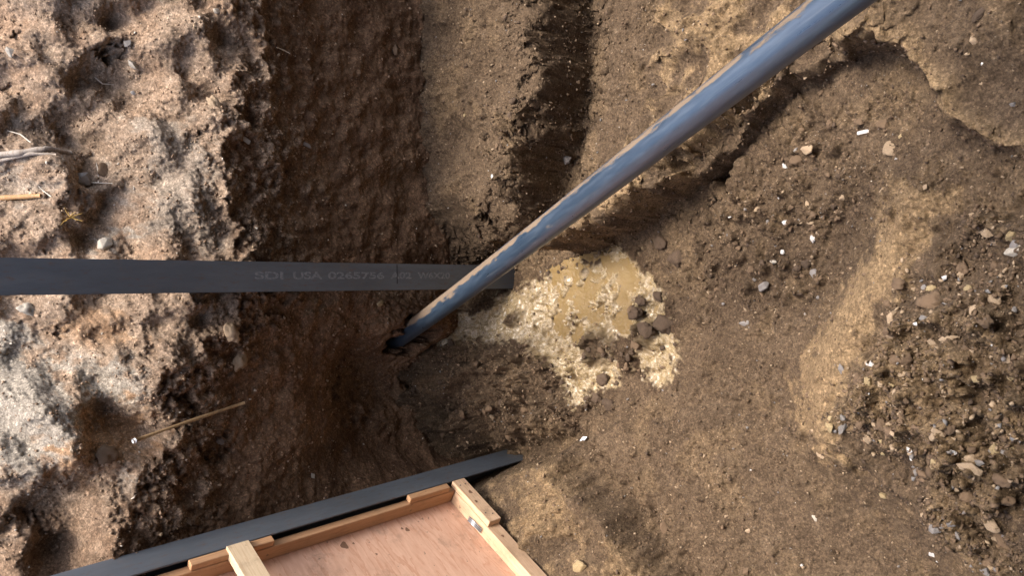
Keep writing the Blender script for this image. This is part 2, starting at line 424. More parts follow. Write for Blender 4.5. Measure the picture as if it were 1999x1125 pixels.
def bilin(G, gx0, gy0, d, x, y):
    fx = np.clip((x - gx0) / d, 0, G.shape[1] - 1.001); fy = np.clip((y - gy0) / d, 0, G.shape[0] - 1.001)
    ix = fx.astype(int); iy = fy.astype(int); fx = fx - ix; fy = fy - iy
    return (G[iy, ix] * (1 - fx) + G[iy, ix + 1] * fx) * (1 - fy) + (G[iy + 1, ix] * (1 - fx) + G[iy + 1, ix + 1] * fx) * fy
Z = bilin(cZ, cxs[0], cys[0], .03, X, Y)
nA = fbm(SH, DX, .30, .03); nB = fbm(SH, DX, .08, .012, 1.3); nC = fbm(SH, DX, .03, .006, 1.0); nD = fbm(SH, DX, .9, .1)
edge = .022 * nA + .003 * nB
def polyz(pts, z): return [at_z(u, v, z)[:2] for u, v in pts]
# bench beside the bank, its crumbling front edge
bench = polyz([(1075,-260),(1040,0),(1044,120),(1022,250),(1002,340),(985,420),(930,470),(880,492),(835,470)], .34)
bench += [(bench[-1][0], 5.2), (4.0, 5.2), (4.0, bench[0][1])]
s = poly_sdf(bench, X, Y) + .018 * nD + .006 * nA + .002 * nB
Zb = .37 + .02 * nD + .02 * smooth(.0, -.35, s) - .06 * smooth(-.12, .02, s) - .24 * smooth(.62, .12, X)
Z -= .14 * smooth(.0, .06, s) * smooth(.36, .10, s) * smooth(.25, .75, X)
Z = Z + (np.maximum(Zb, Z) - Z) * smooth(.115, -.05, s)
m_bench_edge = np.exp(-(s / .10) ** 2)
m_face = smooth(-.02, .01, s) * smooth(.14, .08, s)
# ridge under the pipe
ridge = polyz([(1290,-260),(1284,0),(1262,200),(1200,320),(1110,410),(1030,480),(1050,492),(1150,455),(1240,400),(1310,350),(1360,300),(1440,215),(1540,135),(1605,100),(1690,88),(1760,70),(1820,-260)], .36)
s2 = poly_sdf(ridge, X, Y) + .02 * nD + .008 * nA
Z = np.maximum(Z, Z + (.40 + .03 * nD - Z) * smooth(.05, -.06, s2))
m_ridge = smooth(.07, -.04, s2)
# undercut pocket in front of the ridge
pocket = polyz([(1620,100),(1540,130),(1440,215),(1370,290),(1330,330),(1400,365),(1470,250),(1560,150)], .12)
s3 = poly_sdf(pocket, X, Y) + edge * .5
Z -= .20 * smooth(.03, -.06, s3)
# near bank with its rounded lip, the lit rim painted pale
lip = polyz([(1560,-200),(1640,60),(1700,82),(1762,84),(1800,150),(1850,222),(1925,272),(2010,315),(2150,420)], .62)
lip += [(lip[-1][0], -3), (4, -3), (4, lip[0][1])]
s4 = poly_sdf(lip, X, Y) + .02 * nD + .006 * nA
Z = np.maximum(Z, Z + (.62 + .02 * nD + .06 * smooth(-.05, -.5, s4) - Z) * smooth(.05, -.04, s4))
m_lip = np.exp(-((s4 + .035) / .05) ** 2)
berm = polyz([(1010,905),(1062,900),(1112,965),(1190,1055),(1262,1150),(1300,1300),(900,1300),(900,950)], .3)
s7 = poly_sdf(berm, X, Y) + .02 * nD + .008 * nA
Z += .19 * smooth(.045, -.05, s7) - .13 * np.exp(-((s7 - .10) / .07) ** 2)
m_berm = np.exp(-(s7 / .09) ** 2)
rubp = polyz([(1620,845),(1660,890),(1740,955),(1800,1000),(1900,1075),(2010,1160),(2300,1160),(2300,500),(1950,420),(1830,520),(1730,700),(1650,790)], .35)
s8 = poly_sdf(rubp, X, Y) + .025 * nD + .012 * nA
Z += (.20 + .04 * nD) * smooth(.06, -.06, s8)
spur = polyz([(1790,400),(1725,540),(1665,640),(1610,740),(1610,850)], .3)
s10 = line_dist(spur, X, Y)
Z += .14 * np.exp(-(s10 / .15) ** 2)
# low step across the floor
stp = polyz([(1080,890),(1150,852),(1240,835),(1330,800),(1620,850),(2300,1200),(2300,1400),(1150,1400)], .05)
s9 = poly_sdf(stp, X, Y) + .03 * nD + .012 * nA
Z += .045 * smooth(.03, -.03, s9)
Z += .12 * smooth(3.60, 4.15, Y) ** 1.5 * smooth(-.9, -.6, X)
# two tongues of earth by the bank foot with dark slots between them
q = np.stack([X, Y, Z], -1) - CAM; dd = -(q @ ZC)
UU = 999.5 + (q @ XC) / dd * F_PX; VV = 562.5 - (q @ YC) / dd * F_PX
for pl, w in (([(818,790),(835,850),(860,910)], .075), ([(905,820),(925,860),(938,895)], .05)):
    d = line_dist(pl, UU, VV) / 330 + .010 * nA + .006 * nB
    Z += .10 * smooth(w + .03, w - .04, d)
for pl, w in (([(868,780),(885,830),(905,890)], .030), ([(935,835),(950,870),(958,895)], .03)):
    d = line_dist(pl, UU, VV) / 330 + .008 * nA
    Z -= .11 * smooth(w + .04, w - .03, d)
p = at_z(1012, 893, .0); d = np.hypot(X - p[0], Y - p[1]) + .5 * edge; Z += .06 * smooth(.10, .02, d)
# puddle and the wet rill feeding it
pud = [(1000,575),(1080,540),(1170,515),(1210,490),(1245,508),(1268,545),(1290,590),(1312,660),(1310,735),(1280,750),(1255,720),(1240,660),(1215,650),(1180,670),(1190,700),(1210,715),(1195,745),(1160,765),(1135,795),(1118,770),(1105,730),(1060,690),(1010,665),(940,660),(870,662),(835,655),(860,632),(930,608)]
pudw = polyz(pud, .0)
q = np.stack([X, Y, Z], -1) - CAM; dd = -(q @ ZC)
UU = 999.5 + (q @ XC) / dd * F_PX; VV = 562.5 - (q @ YC) / dd * F_PX
s5 = poly_sdf(pud, UU, VV) / 340.0
rill = polyz([(835,655),(880,640),(940,625),(1000,615),(1060,600)], .14)
s6 = line_dist(rill, X, Y) - .06 * smooth(4.1, 3.5, Y) - .05
wet = np.maximum(smooth(.025, -.03, s5 - .012 + .018 * nA + .014 * nB), smooth(.03, -.03, s6 + .02 * nA + .02 * nB))
flat = smooth(.02, -.10, s5) * smooth(3.62, 3.25, Y)
Z = Z * (1 - .75 * flat) + (-.030 + .017 * nA + .007 * nB + .012 * nD) * .75 * flat
mud_m = np.zeros(SH)
for (u, v, r, h) in ((1012,625,.07,.05),(1165,675,.17,.07),(1245,610,.06,.05),(1255,655,.12,.06),(1225,705,.10,.05)):
    p = at_z(u, v, .0); d = np.hypot(X - p[0], (Y - p[1])) + .5 * edge
    k = smooth(r, r * .2, d); Z += h * k; wet *= 1 - .95 * k; mud_m = np.maximum(mud_m, k)
# masks for relief
tanp = polyz([(1775,370),(1690,540),(1620,635),(1550,715),(1535,800),(1580,880),(1650,912),(1695,800),(1712,700),(1765,600),(1850,470),(1885,390)], .25)
m_tan = smooth(.05, -.05, poly_sdf(tanp, X, Y) + .04 * nA + .01 * nB)
rub = polyz([(1760,560),(1700,680),(1660,760),(1680,860),(1760,940),(1850,1040),(1990,1150),(2100,900),(2080,420),(1940,420),(1840,520)], .42)
m_rub = smooth(.06, -.06, poly_sdf(rub, X, Y) + .05 * nA)
bowl = polyz([(1330,430),(1500,260),(1620,180),(1740,330),(1680,520),(1560,640),(1380,620)], .1)
m_bowl = smooth(.10, -.10, poly_sdf(bowl, X, Y) + .05 * nA)
mound = polyz([(870,670),(1010,680),(1090,720),(1130,800),(1060,850),(1000,880),(900,900),(800,900),(790,740)], .18)
m_mound = smooth(.06, -.04, poly_sdf(mound, X, Y) + .04 * nA)
trough = polyz([(1130,-50),(1240,-50),(1230,200),(1150,350),(1090,330),(1110,150)], .0)
m_tr = smooth(.05, -.05, poly_sdf(trough, X, Y))
grit = np.clip(.35 + .5 * m_tr + .3 * m_rub + .35 * (m_bowl), 0, 1) * (.6 + .4 * np.clip(nD, -1, 1))
rough = np.clip(.62 + .8 * m_rub + .35 * m_bowl + .7 * m_mound + .7 * m_bench_edge - .35 * m_tan + .15 * nD, .12, 1.6)
rough += .8 * mud_m; rough *= 1 - .25 * smooth(.2, .9, wet)
Z += rough * (.0075 * nA * .8 + .0050 * np.abs(nB) * 1.5 + .0026 * nC)
dens = np.clip(.06 + .9 * m_rub + .35 * m_bowl + .95 * m_mound + .45 * m_bench_edge + .9 * mud_m, 0, 1) * (1 - .8 * wet) * smooth(-.6, .8, nA + .5 * nD)
stamp(Z, 15000, DX, .007, .032, np.clip(dens, 0, 1), .62, 2.6)
stamp(Z, 2200, DX, .005, .014, np.clip(wet * (.3 + smooth(-.5, 1, nA)), 0, 1), .32, 2.2)
stamp(Z, 6000, DX, .006, .016, .25 * np.ones(SH) * (1 - .9 * wet), .5, 2.0)
moist = np.clip(.9 * smooth(.10, .0, s5) * (1 - wet) * smooth(-.9, .9, nA) + .55 * m_mound * .3 * smooth(-1, 1, nA) + .25 * m_bowl * smooth(-.5, 1.5, nB + nA) + .8 * mud_m, 0, 1)
tan_a = np.clip(.95 * m_tan + 1.0 * m_lip + (.45 * m_rub + .6 * smooth(.03, -.05, s7)) * smooth(-1.4, .8, nA + nD) + 1.0 * m_ridge * smooth(-1.2, .8, nA + nD) + .25 * smooth(.2, 1.4, nD), 0, 1)

def skirt(c, lo, hi):
    a = c[0] - np.cumsum(.02 * 1.45 ** np.arange(14)); a = a[a > lo]; b = c[-1] + np.cumsum(.02 * 1.45 ** np.arange(14)); b = b[b < hi]
    return len(a), np.concatenate([a[::-1], c, b])
def extend(A, n0x, nx, n0y, ny):
    return np.pad(A, ((n0y, ny - A.shape[0] - n0y), (n0x, nx - A.shape[1] - n0x)), mode='edge')
ax0, axs = skirt(xs, -9, 9); ay0, ays = skirt(ys, -9, 4.9)
Zx = extend(Z, ax0, len(axs), ay0, len(ays))
AX, AY = np.meshgrid(axs, ays)
Zx = Zx + (1.85 - Zx) * smooth(.25, -.9, AY)            # the bank the photographer stands on
def squeeze(sd, s0, w, k):     # gather the mesh columns into a steep broken face
    gy_, gx_ = np.gradient(sd, DX); g = np.sqrt(gx_ ** 2 + gy_ ** 2) + 1e-6
    m_ = -k * (sd - s0) * np.exp(-((sd - s0) / w) ** 2)
    return m_ * gx_ / g, m_ * gy_ / g
ox, oy = squeeze(s, .03, .13, .86); ox2, oy2 = squeeze(s2, .0, .10, .70); ox3, oy3 = squeeze(s4, .0, .08, .6)
FP = np.stack([AX + extend(ox + ox2 + ox3, ax0, len(axs), ay0, len(ays)), AY + extend(oy + oy2 + oy3, ax0, len(axs), ay0, len(ays)), Zx], -1)
FN = grid_normals(FP); steep = smooth(.80, .35, np.abs(FN[..., 2]))
ra = extend(rough, ax0, len(axs), ay0, len(ays))
FP = FP + FN * ((.0028 * ra * (1 - .6 * steep) + .002 * steep) * noise3(FP) + .0011 * (.5 + ra) * noise3(FP + .21, VOL2))[..., None]
fm = grid_mesh('pit_floor', FP)
for nme, a in (('wet', wet), ('tan', tan_a), ('moist', moist), ('grit', grit)):
    set_attr(fm, nme, extend(a, ax0, len(axs), ay0, len(ays)))
floor = link_mesh('pit_floor', fm, MAT['floor']); tag(floor, kind='structure')

def floor_z(x, y): return float(bilin(Z, xs[0], ys[0], DX, np.array([x]), np.array([y]))[0])
def floor_hit(u, v):
    r = ray(u, v); t = 1.5
    while t < 7:
        p = CAM + t * r
        if p[2] < floor_z(p[0], p[1]): return p
        t += .006
    return p

# ------------------------------------------------------------------ earth bank (vertical cut face)
DW = 0.0065
wx = np.arange(-2.4, 2.4, DW); wz = np.arange(-0.15, 3.25, DW)
WX, WZ = np.meshgrid(wx, wz); WS = WX.shape
mA = fbm(WS, DW, .35, .03); mB = fbm(WS, DW, .09, .014, 1.3); mC = fbm(WS, DW, .035, .007, 1.0); mD = fbm(WS, DW, 1.0, .12)
lipz = np.interp(WX, [-2.4, -1.3, -.85, -.5, -.2, .1, .4, .8, 1.2, 1.6, 2.4], [2.3, 2.3, 2.22, 2.15, 1.86, 1.74, 1.84, 1.72, 1.70, 1.80, 1.85]) + .08 * mD
t_ = WZ - lipz + (.03 * mA + .012 * mB) * np.exp(-((WZ - lipz) / .10) ** 2)
rec = np.interp(t_, [-2.5, -1.2, -.5, -.18, 0, .3, .8, 1.4, 2.0], [.15, .14, .12, .06, 0, .17, .54, 1.05, 1.6])
WY = 3.80 + rec
WY = WY + .24 * smooth(.10, -.22, WX) * smooth(-.22, -.50, WX) * smooth(1.45, .75, WZ) * smooth(-1.35, -.95, WX)
WYs = WY - .010 * (1 - .2 * smooth(.05, -.25, t_)) * mD - .003 * mA
low = smooth(.05, -.25, t_)          # below the lip: smoother cut face
mid_z = np.exp(-((t_ + .12) / .22) ** 2) * smooth(1.3, .3, WX)
wr = np.clip(1.0 - .55 * low + .8 * mid_z, .25, 1.9)
WYs -= .35 * low * (.007 * mA + .02 * mD) + wr * (.0015 * np.abs(mB) * 1.5 + .0014 * mC + .0016 * mA)
H = np.zeros(WS)
stamp(H, 16000, DW, .007, .022, np.clip(.8 * (1 - low) + .9 * mid_z + .10, 0, 1) * smooth(-1.6, .8, mA), .55, 2.2)
stamp(H, 260, DW, .014, .040, np.clip((1 - low) * .25 + mid_z, 0, 1) * smooth(.1, 1.2, mA + .5 * mD), .5, 1.8)
stamp(H, 420, DW, .012, .034, np.exp(-((t_ + .42) / .25) ** 2) * smooth(.2, 1.3, mA + .6 * mD), .8, 1.8)
WYs -= (.62 + .25 * mid_z) * H
def wall_px(u, v): # point on the nominal face
    y = 3.85
    for _ in range(8):
        p = at_y(u, v, y)
        y = float(bilin(WYs, wx[0], wz[0], DW, np.array([p[0]]), np.array([p[2]]))[0])
    return at_y(u, v, y)
# pits and hollows seen in the photo: u, v, radius, depth
for (u, v, r, dep) in ((222,98,.050,.12),(205,88,.035,.08),(250,90,.02,.03),(150,398,.075,.10),(95,372,.05,.07),(330,205,.03,.02),
        (395,255,.04,.05),(445,390,.03,.06),(60,590,.05,.08),(90,610,.03,.06),(40,1020,.06,.10),(85,1025,.05,.09),(420,870,.11,.16),(360,810,.12,.12),
        (330,770,.08,.10),(300,690,.07,.08),(480,230,.08,.07),(440,240,.05,.06),(335,920,.10,.06),(120,645,.03,.03),(15,175,.04,.06),(30,60,.03,.05),
        (715,300,.04,.02),(480,630,.07,.05),(390,620,.05,.04),(290,930,.08,.05),(420,1000,.05,.05)):
    p = wall_px(u, v); q = np.hypot(WX - p[0], (WZ - p[2])) + .012 * mB + .012 * mA
    WYs += dep * (.40 if r > .045 else 1) * smooth(r, r * .25, q)
# where the pipe leaves the bank
PIPE_A = at_depth(792, 652, 4.93); PIPE_B = at_depth(1645, 2, 2.02)
pd = (PIPE_B - PIPE_A); pd /= np.linalg.norm(pd)
q = np.hypot(WX - PIPE_A[0] + .02, (WZ - PIPE_A[2]) * .9) + .015 * mA + .01 * mB
WYs += .45 * smooth(.135, .055, q) - .13 * smooth(.42, .12, q)
pc = at_y(775, 735, 3.95); q = np.hypot(WX - pc[0], (WZ - pc[2]) * .8) + .03 * mA + .02 * mD
WYs += .13 * smooth(.42, .05, q)
# bank swings forward toward the left pile
WYs -= .10 * smooth(-.9, -1.5, WX)
dry = smooth(-.24, .12, t_ + .06 * mA + .06 * mB)  # shade below the lip is also in the colour: darker, redder damp soil
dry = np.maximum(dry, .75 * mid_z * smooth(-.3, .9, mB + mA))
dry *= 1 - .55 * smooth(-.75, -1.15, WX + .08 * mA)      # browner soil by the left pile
def wmask(pts, y, soft=.05):
    P = [at_y(u, v, y) for u, v in pts]
    return smooth(soft, -soft, poly_sdf([(p[0], p[2]) for p in P], WX, WZ) + .05 * mA + .025 * mB)
clay = np.clip(wmask([(-40,610),(60,640),(100,700),(130,760),(170,830),(90,900),(-40,930)], 4.15) + wmask([(150,680),(230,690),(250,790),(150,800)], 4.1)
    + .8 * wmask([(215,890),(265,900),(255,960),(220,950)], 4.0, .02) + .7 * wmask([(190,460),(228,458),(228,495),(190,495)], 4.1, .012)
    + .55 * wmask([(260,240),(380,270),(400,480),(330,490),(280,400)], 4.05) + .5 * wmask([(-20,290),(100,330),(80,380),(-20,360)], 4.2, .03), 0, 1)
orange = np.clip(wmask([(170,790),(255,800),(250,880),(180,890),(90,930),(110,860)], 4.1) * .8 + wmask([(150,600),(240,610),(250,660),(180,690),(120,640)], 4.1) * .45, 0, 1)
bx0, bxs = skirt(wx, -9, 9)
BX, BZ = np.meshgrid(bxs, wz)
BY = extend(WYs, bx0, len(bxs), 0, len(wz))
P = np.stack([BX, BY, BZ], -1)
tops = []
for d in (.05, .15, .4, 1, 3, 9, 30, 90):               # level ground behind the bank
    r_ = P[-1].copy(); r_[:, 1] += d; r_[:, 2] = 3.25 + min(.08, d * .3); tops.append(r_)
P = np.concatenate([P, np.stack(tops)], 0)
BN = grid_normals(P)
ba = np.pad(extend(wr, bx0, len(bxs), 0, len(wz)), ((0, len(tops)), (0, 0)), mode='edge')
P = P + BN * (.0032 * ba * noise3(P + 0.37, VOL2) + .0014 * ba * noise3(P))[..., None]
wm = grid_mesh('earth_bank', P)
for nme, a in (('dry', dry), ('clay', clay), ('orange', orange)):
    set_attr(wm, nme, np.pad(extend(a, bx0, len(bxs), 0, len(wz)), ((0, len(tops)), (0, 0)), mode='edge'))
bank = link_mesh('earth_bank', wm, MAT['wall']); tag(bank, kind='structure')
def wall_hit(u, v): return wall_px(u, v)

# ------------------------------------------------------------------ muddy water
WL = -.035
gx = np.arange(-1.2, 1.0, .010); gy = np.arange(2.2, 3.6, .010)
GX, GY = np.meshgrid(gx, gy)
inside = poly_sdf(pudw, GX, GY) < .08
ids = -np.ones(GX.shape, int); vs = []; fs = []
for i in range(GX.shape[0] - 1):
    for j in range(GX.shape[1] - 1):
        if inside[i, j] and GY[i, j] < 3.53:
            q = []
            for a, b_ in ((i, j), (i, j + 1), (i + 1, j + 1), (i + 1, j)):
                if ids[a, b_] < 0:
                    ids[a, b_] = len(vs); vs.append((GX[a, b_], GY[a, b_], WL))
                q.append(ids[a, b_])
            fs.append(tuple(q))
water = link_mesh('water', pydata('water', vs, fs, True), MAT['water']); tag(water, kind='structure')

# ------------------------------------------------------------------ steel soldier piles
def h_beam(bm_w=.153, dep=.157, tf=.0093, tw=.0066, z0=0, z1=3.6, fil=.010):
    # cross-section in local x (along flange) / y (front flange at y = 0, going back)
    h = bm_w / 2
    pts = [(-h, 0), (h, 0), (h, tf), (tw / 2 + fil, tf), (tw / 2, tf + fil), (tw / 2, dep - tf - fil), (tw / 2 + fil, dep - tf), (h, dep - tf), (h, dep), (-h, dep),
           (-h, dep - tf), (-tw / 2 - fil, dep - tf), (-tw / 2, dep - tf - fil), (-tw / 2, tf + fil), (-tw / 2 - fil, tf), (-h, tf)]
    bm = bmesh.new()
    lo = [bm.verts.new((x, y, z0)) for x, y in pts]; hi = [bm.verts.new((x, y, z1)) for x, y in pts]
    n = len(pts)
    for k in range(n): bm.faces.new((lo[k], lo[(k + 1) % n], hi[(k + 1) % n], hi[k]))
    bm.faces.new(lo[::-1]); bm.faces.new(hi)
    bmesh.ops.recalc_face_normals(bm, faces=bm.faces[:])
    e = [ed for ed in bm.edges if abs(ed.verts[0].co.z - ed.verts[1].co.z) > 1 and abs(abs(ed.verts[0].co.x) - h) < 1e-4]
    bmesh.ops.bevel(bm, geom=e, offset=.002, segments=2, affect='EDGES')
    me = bpy.data.meshes.new('steel_pile'); bm.to_mesh(me); bm.free(); return me
BY0 = 3.655
p0 = at_y(980, 541, BY0); p1 = at_y(10, 540, BY0)
pile = link_mesh('steel_pile', h_beam(z0=-.30, z1=3.45), MAT['steel'])
pile.location = (p0[0], BY0, 0)
lean = math.atan2(p1[0] - p0[0], p1[2] - p0[2])
pile.rotation_euler = (0, lean, 0); pile.location.x = p0[0] - math.tan(lean) * p0[2]
tag(pile, 'dark upright steel pile with faded stencilled lettering, crossed by the pipe near its foot', 'steel pile', 'steel soldier piles')
m, nt, b = new_mat('faded_stencil_paint')
nt.links.new(mix(nt, ramp(nt, noise(nt, 90, 4, 0.7), [(0.40, 0.0), (0.62, 1.0)]), (0.10, 0.108, 0.12), (0.185, 0.195, 0.21)), b.inputs['Base Color'])
b.inputs['Roughness'].default_value = .6
sten = m
inv = pile.matrix_basis.inverted()
for wd, u0, u1 in (('SDI', 497, 553), ('USA', 572, 629), ('0265756', 640, 750), ('A02', 762, 803), ('W6X20', 815, 878)):
    a = inv @ Vector(at_y(u0, 538, BY0)); c = inv @ Vector(at_y(u1, 538, BY0))
    fc = bpy.data.curves.new('stencil_text', 'FONT'); fc.body = wd; fc.size = 1; fc.offset = .03
    fo = bpy.data.objects.new('tmp', fc); COL.objects.link(fo)
    bpy.context.view_layer.update()
    dg = bpy.context.evaluated_depsgraph_get()
    me = bpy.data.meshes.new_from_object(fo.evaluated_get(dg))
    bpy.data.objects.remove(fo)
    co = np.array([v.co[:] for v in me.vertices]); mn, mx = co.min(0), co.max(0)
    sx = abs(c.z - a.z) / (mx[0] - mn[0]); sy = .040 / (mx[1] - mn[1])
    x0 = a.x
    # lettering reads down the pile: text x -> local -z, text y -> local +x
    new = [(x0 - .020 + (q_[1] - mn[1]) * sy, -.0012, a.z - (q_[0] - mn[0]) * sx) for q_ in co]
    for v, q_ in zip(me.vertices, new): v.co = q_
    me.materials.clear()
    link_mesh('stencil_text', me, sten, pile)
zc = (inv @ Vector(at_y(775, 530, BY0))).z
link_mesh('chalk_line', box_mesh('chalk_line', (-.040, -.0014, zc - .0025), (.070, .001, zc + .0025), 0), plain('black_mark', (.012, .010, .012), .8), pile)

# left pile: flange turned toward the side panel
TH = math.radians(-120); D = np.array([math.cos(TH), math.sin(TH), 0]); N2 = np.array([-D[1], D[0], 0.0])
F2 = at_z(988, 893, .0); T2 = at_y(300, 1090, F2[1] - .02)
ax = (T2 - F2) / np.linalg.norm(T2 - F2)
pile2 = link_mesh('steel_pile', h_beam(z0=-.35, z1=3.6), MAT['steel'])
B2 = math.radians(-110); D2 = np.array([math.cos(B2), math.sin(B2), 0]); yb = np.array([D2[1], -D2[0], 0.0])                                  # local +y goes back from the front flange
xb = np.cross(yb, ax); xb /= np.linalg.norm(xb); yb2 = np.cross(ax, xb)
R = Matrix(((xb[0], yb2[0], ax[0], F2[0]), (xb[1], yb2[1], ax[1], F2[1]), (xb[2], yb2[2], ax[2], F2[2]), (0, 0, 0, 1)))
pile2.matrix_basis = R
tag(pile2, 'blue-grey steel soldier pile leaning along the edge of the timber formwork panel', 'steel pile', 'steel soldier piles')

# ------------------------------------------------------------------ timber formwork panel
D2 = np.array([math.cos(math.radians(-110)), math.sin(math.radians(-110)), 0])
def beam2_edge(z):   # near edge of the left pile's flange at height z
    t = z / ax[2]; return F2 + t * ax + D2 * .0765
zz = np.linspace(.1, 1.2, 400); zb = zz[np.argmin([abs(project(beam2_edge(z))[0] - 905) for z in zz])]
P0 = beam2_edge(zb) + D * .004
panel = empty('formwork_panel', P0, TH)
# follow the lean of the pile
tilt = math.atan2(np.dot(ax, D), ax[2]); tilt_n = math.atan2(np.dot(ax, N2), ax[2])
Zax = ax; Xax = D - np.dot(D, Zax) * Zax; Xax /= np.linalg.norm(Xax); Yax = np.cross(Zax, Xax)
panel.matrix_basis = Matrix(((Xax[0], Yax[0], Zax[0], P0[0]), (Xax[1], Yax[1], Zax[1], P0[1]), (Xax[2], Yax[2], Zax[2], P0[2]), (0, 0, 0, 1)))
tag(panel, 'timber formwork panel of orange plywood with nailed lumber frame beside the leaning pile', 'formwork panel')
lum_x = wood_mat('lumber_along', (.64, .45, .30), (.50, .32, .19), (.38, .24, .14), 0)
lum_z = wood_mat('lumber_upright', (.47, .275, .145), (.37, .20, .10), (.27, .145, .075), 2)
lum_p = wood_mat('lumber_pale', (.64, .50, .33), (.55, .40, .25), (.40, .28, .17), 0)
plym = wood_mat('plywood', (.66, .415, .295), (.53, .285, .18), (.46, .26, .165), 0, True)
def board(name, lo, hi, mat, bev=.003):
    o = link_mesh(name, box_mesh(name, lo, hi, bev), mat, panel); return o
LZ, LX = 2.6, 2.2
FH = .095
board('plywood_sheet', (.0, -.145, .0), (LX, -.127, LZ), plym, .001)
board('bottom_plate', (.046, -.125, .0), (LX, -.040, FH), lum_x)
board('stud', (.0, -.125, .0), (.042, -.040, LZ), lum_z)
board('corner_block', (.0, -.037, .0), (.37, .002, FH), lum_x)
def zpix(u): # panel-local height of the stud front at image column u
    zs = np.linspace(0, LZ, 600); pts = [P0 + Zax * z_ for z_ in zs]
    return zs[np.argmin([abs(project(p)[0] - u) for p in pts])]
for (ua, ub) in ((872, 795), (530, 368), (228, 60)):
    board('stud_block', (.0, -.037, max(zpix(ua), FH + .004)), (.040, .0, zpix(ub)), lum_z)
zc1 = zpix(484); zc0 = zpix(441)
board('cross_rail', (-.0, -.052 + .018, zc1), (LX, .016, zc0), lum_p)
# metal clip at the bottom corner
clipm = plain('galvanised_metal', (.45, .47, .50), .35, .8, .2, 60)
cl = link_mesh('metal_clip', box_mesh('metal_clip', (.245, -.112, FH + .001), (.325, -.080, FH + .005), .001), clipm, panel)
for k, y_ in enumerate((-.108, -.096, -.084)):
    r_ = tube_mesh('clip_rod', [(.225, y_, FH + .010), (.345, y_ + .010, FH + .010)], [.0042, .0042], 8)
    link_mesh('clip_rod', r_, clipm, cl)
knotm = plain('wood_knot', (.17, .09, .05), .7, 0, .4, 120)
def knot(x, y, z, r, axis):
    pts = []
    for k in range(14):
        a = 2 * math.pi * k / 14; rr = r * (1 + .2 * math.sin(3 * a + x * 30))
        pts.append((x + rr * 1.3 * math.cos(a), y, z + rr * math.sin(a)) if axis == 'y' else (x + rr * 1.3 * math.cos(a), y + rr * math.sin(a), z))
    me = pydata('knot', pts, [tuple(range(14))]); link_mesh('knot', me, knotm, panel)
for (u, v, r) in ((672, 1066, .020), (795, 1035, .012), (785, 1033, .007), (690, 1062, .006), (735, 1083, .006)):
    pw = at_plane(u, v, P0 - Yax * .127, Yax); l = panel.matrix_basis.inverted() @ Vector(pw)
    knot(l.x, -.1262, l.z, r, 'y')
knot(.12, .0032, .045, .011, 'y'); knot(.20, .0032, .062, .008, 'y'); knot(.46, -.0388, .05, .008, 'y')
# nails along the frame
nailm = plain('nail_steel', (.10, .09, .085), .5, .7)
for (x, z) in ((.05, .03), (.05, .07), (.32, .03), (.30, .07)):
    me = tube_mesh('nail', [(x, .001, z), (x, .0045, z)], [.0042, .0042], 8); link_mesh('nail', me, nailm, panel)

# ------------------------------------------------------------------ black pipe
RP = .057
pts = [PIPE_A - pd * .55 + pd * t for t in np.linspace(0, 5.2, 90)]
me = bpy.data.meshes.new('black_pipe'); n = 48
up = np.array([0, 0, 1.0]); sa = np.cross(pd, up); sa /= np.linalg.norm(sa); sb = np.cross(sa, pd)
L = 5.2; root_m = Matrix(((sa[0], sb[0], -pd[0], PIPE_A[0]), (sa[1], sb[1], -pd[1], PIPE_A[1]), (sa[2], sb[2], -pd[2], PIPE_A[2]), (0, 0, 0, 1)))
vs, fs, mud = [], [], []
rows = np.linspace(-.55, 4.1, 100)
for i, tt in enumerate(rows):
    for k in range(n):
        th = 2 * math.pi * k / n
        sagx = .006 * math.sin(tt * 1.3)
        vs.append((RP * math.cos(th) + sagx, RP * math.sin(th), -tt))
        # mud coat on the upper far side, thinning out along the pipe
        wd_ = .34 + .30 * float(smooth(2.2, .2, np.array(tt))); g = math.exp(-((((th - math.radians(122) + math.pi) % (2 * math.pi)) - math.pi) / wd_) ** 2)
        mud.append(g * (.86 - .30 * float(smooth(.8, 2.6, np.array(tt)))) + .13)
for i in range(len(rows) - 1):
    for k in range(n):
        fs.append((i * n + k, (i + 1) * n + k, (i + 1) * n + (k + 1) % n, i * n + (k + 1) % n))
# wall thickness at the two cut ends
base = len(vs)
for end, i in ((0, 0), (1, len(rows) - 1)):
    st = len(vs)
    for k in range(n):
        th = 2 * math.pi * k / n; z_ = vs[i * n][2]
        vs.append((.048 * math.cos(th), .048 * math.sin(th), z_)); mud.append(0)
    for k in range(n):
        vs.append((.048 * math.cos(2 * math.pi * k / n), .048 * math.sin(2 * math.pi * k / n), z_ + (-.3 if end == 0 else .3))); mud.append(0)
    for k in range(n):
        k2 = (k + 1) % n
        fs.append((i * n + k, st + k, st + k2, i * n + k2) if end else (i * n + k2, st + k2, st + k, i * n + k))
        fs.append((st + k, st + n + k, st + n + k2, st + k2))
pm = pydata('black_pipe', vs, fs, True); set_attr(pm, 'mud', np.array(mud))
pipe = link_mesh('black_pipe', pm, MAT['pipe']); pipe.matrix_basis = root_m
bm = bmesh.new(); bm.from_mesh(pm); bmesh.ops.recalc_face_normals(bm, faces=bm.faces[:]); bm.to_mesh(pm); bm.free()
tag(pipe, 'long black plastic pipe smeared with dry mud, slanting out of the bank', 'pipe')

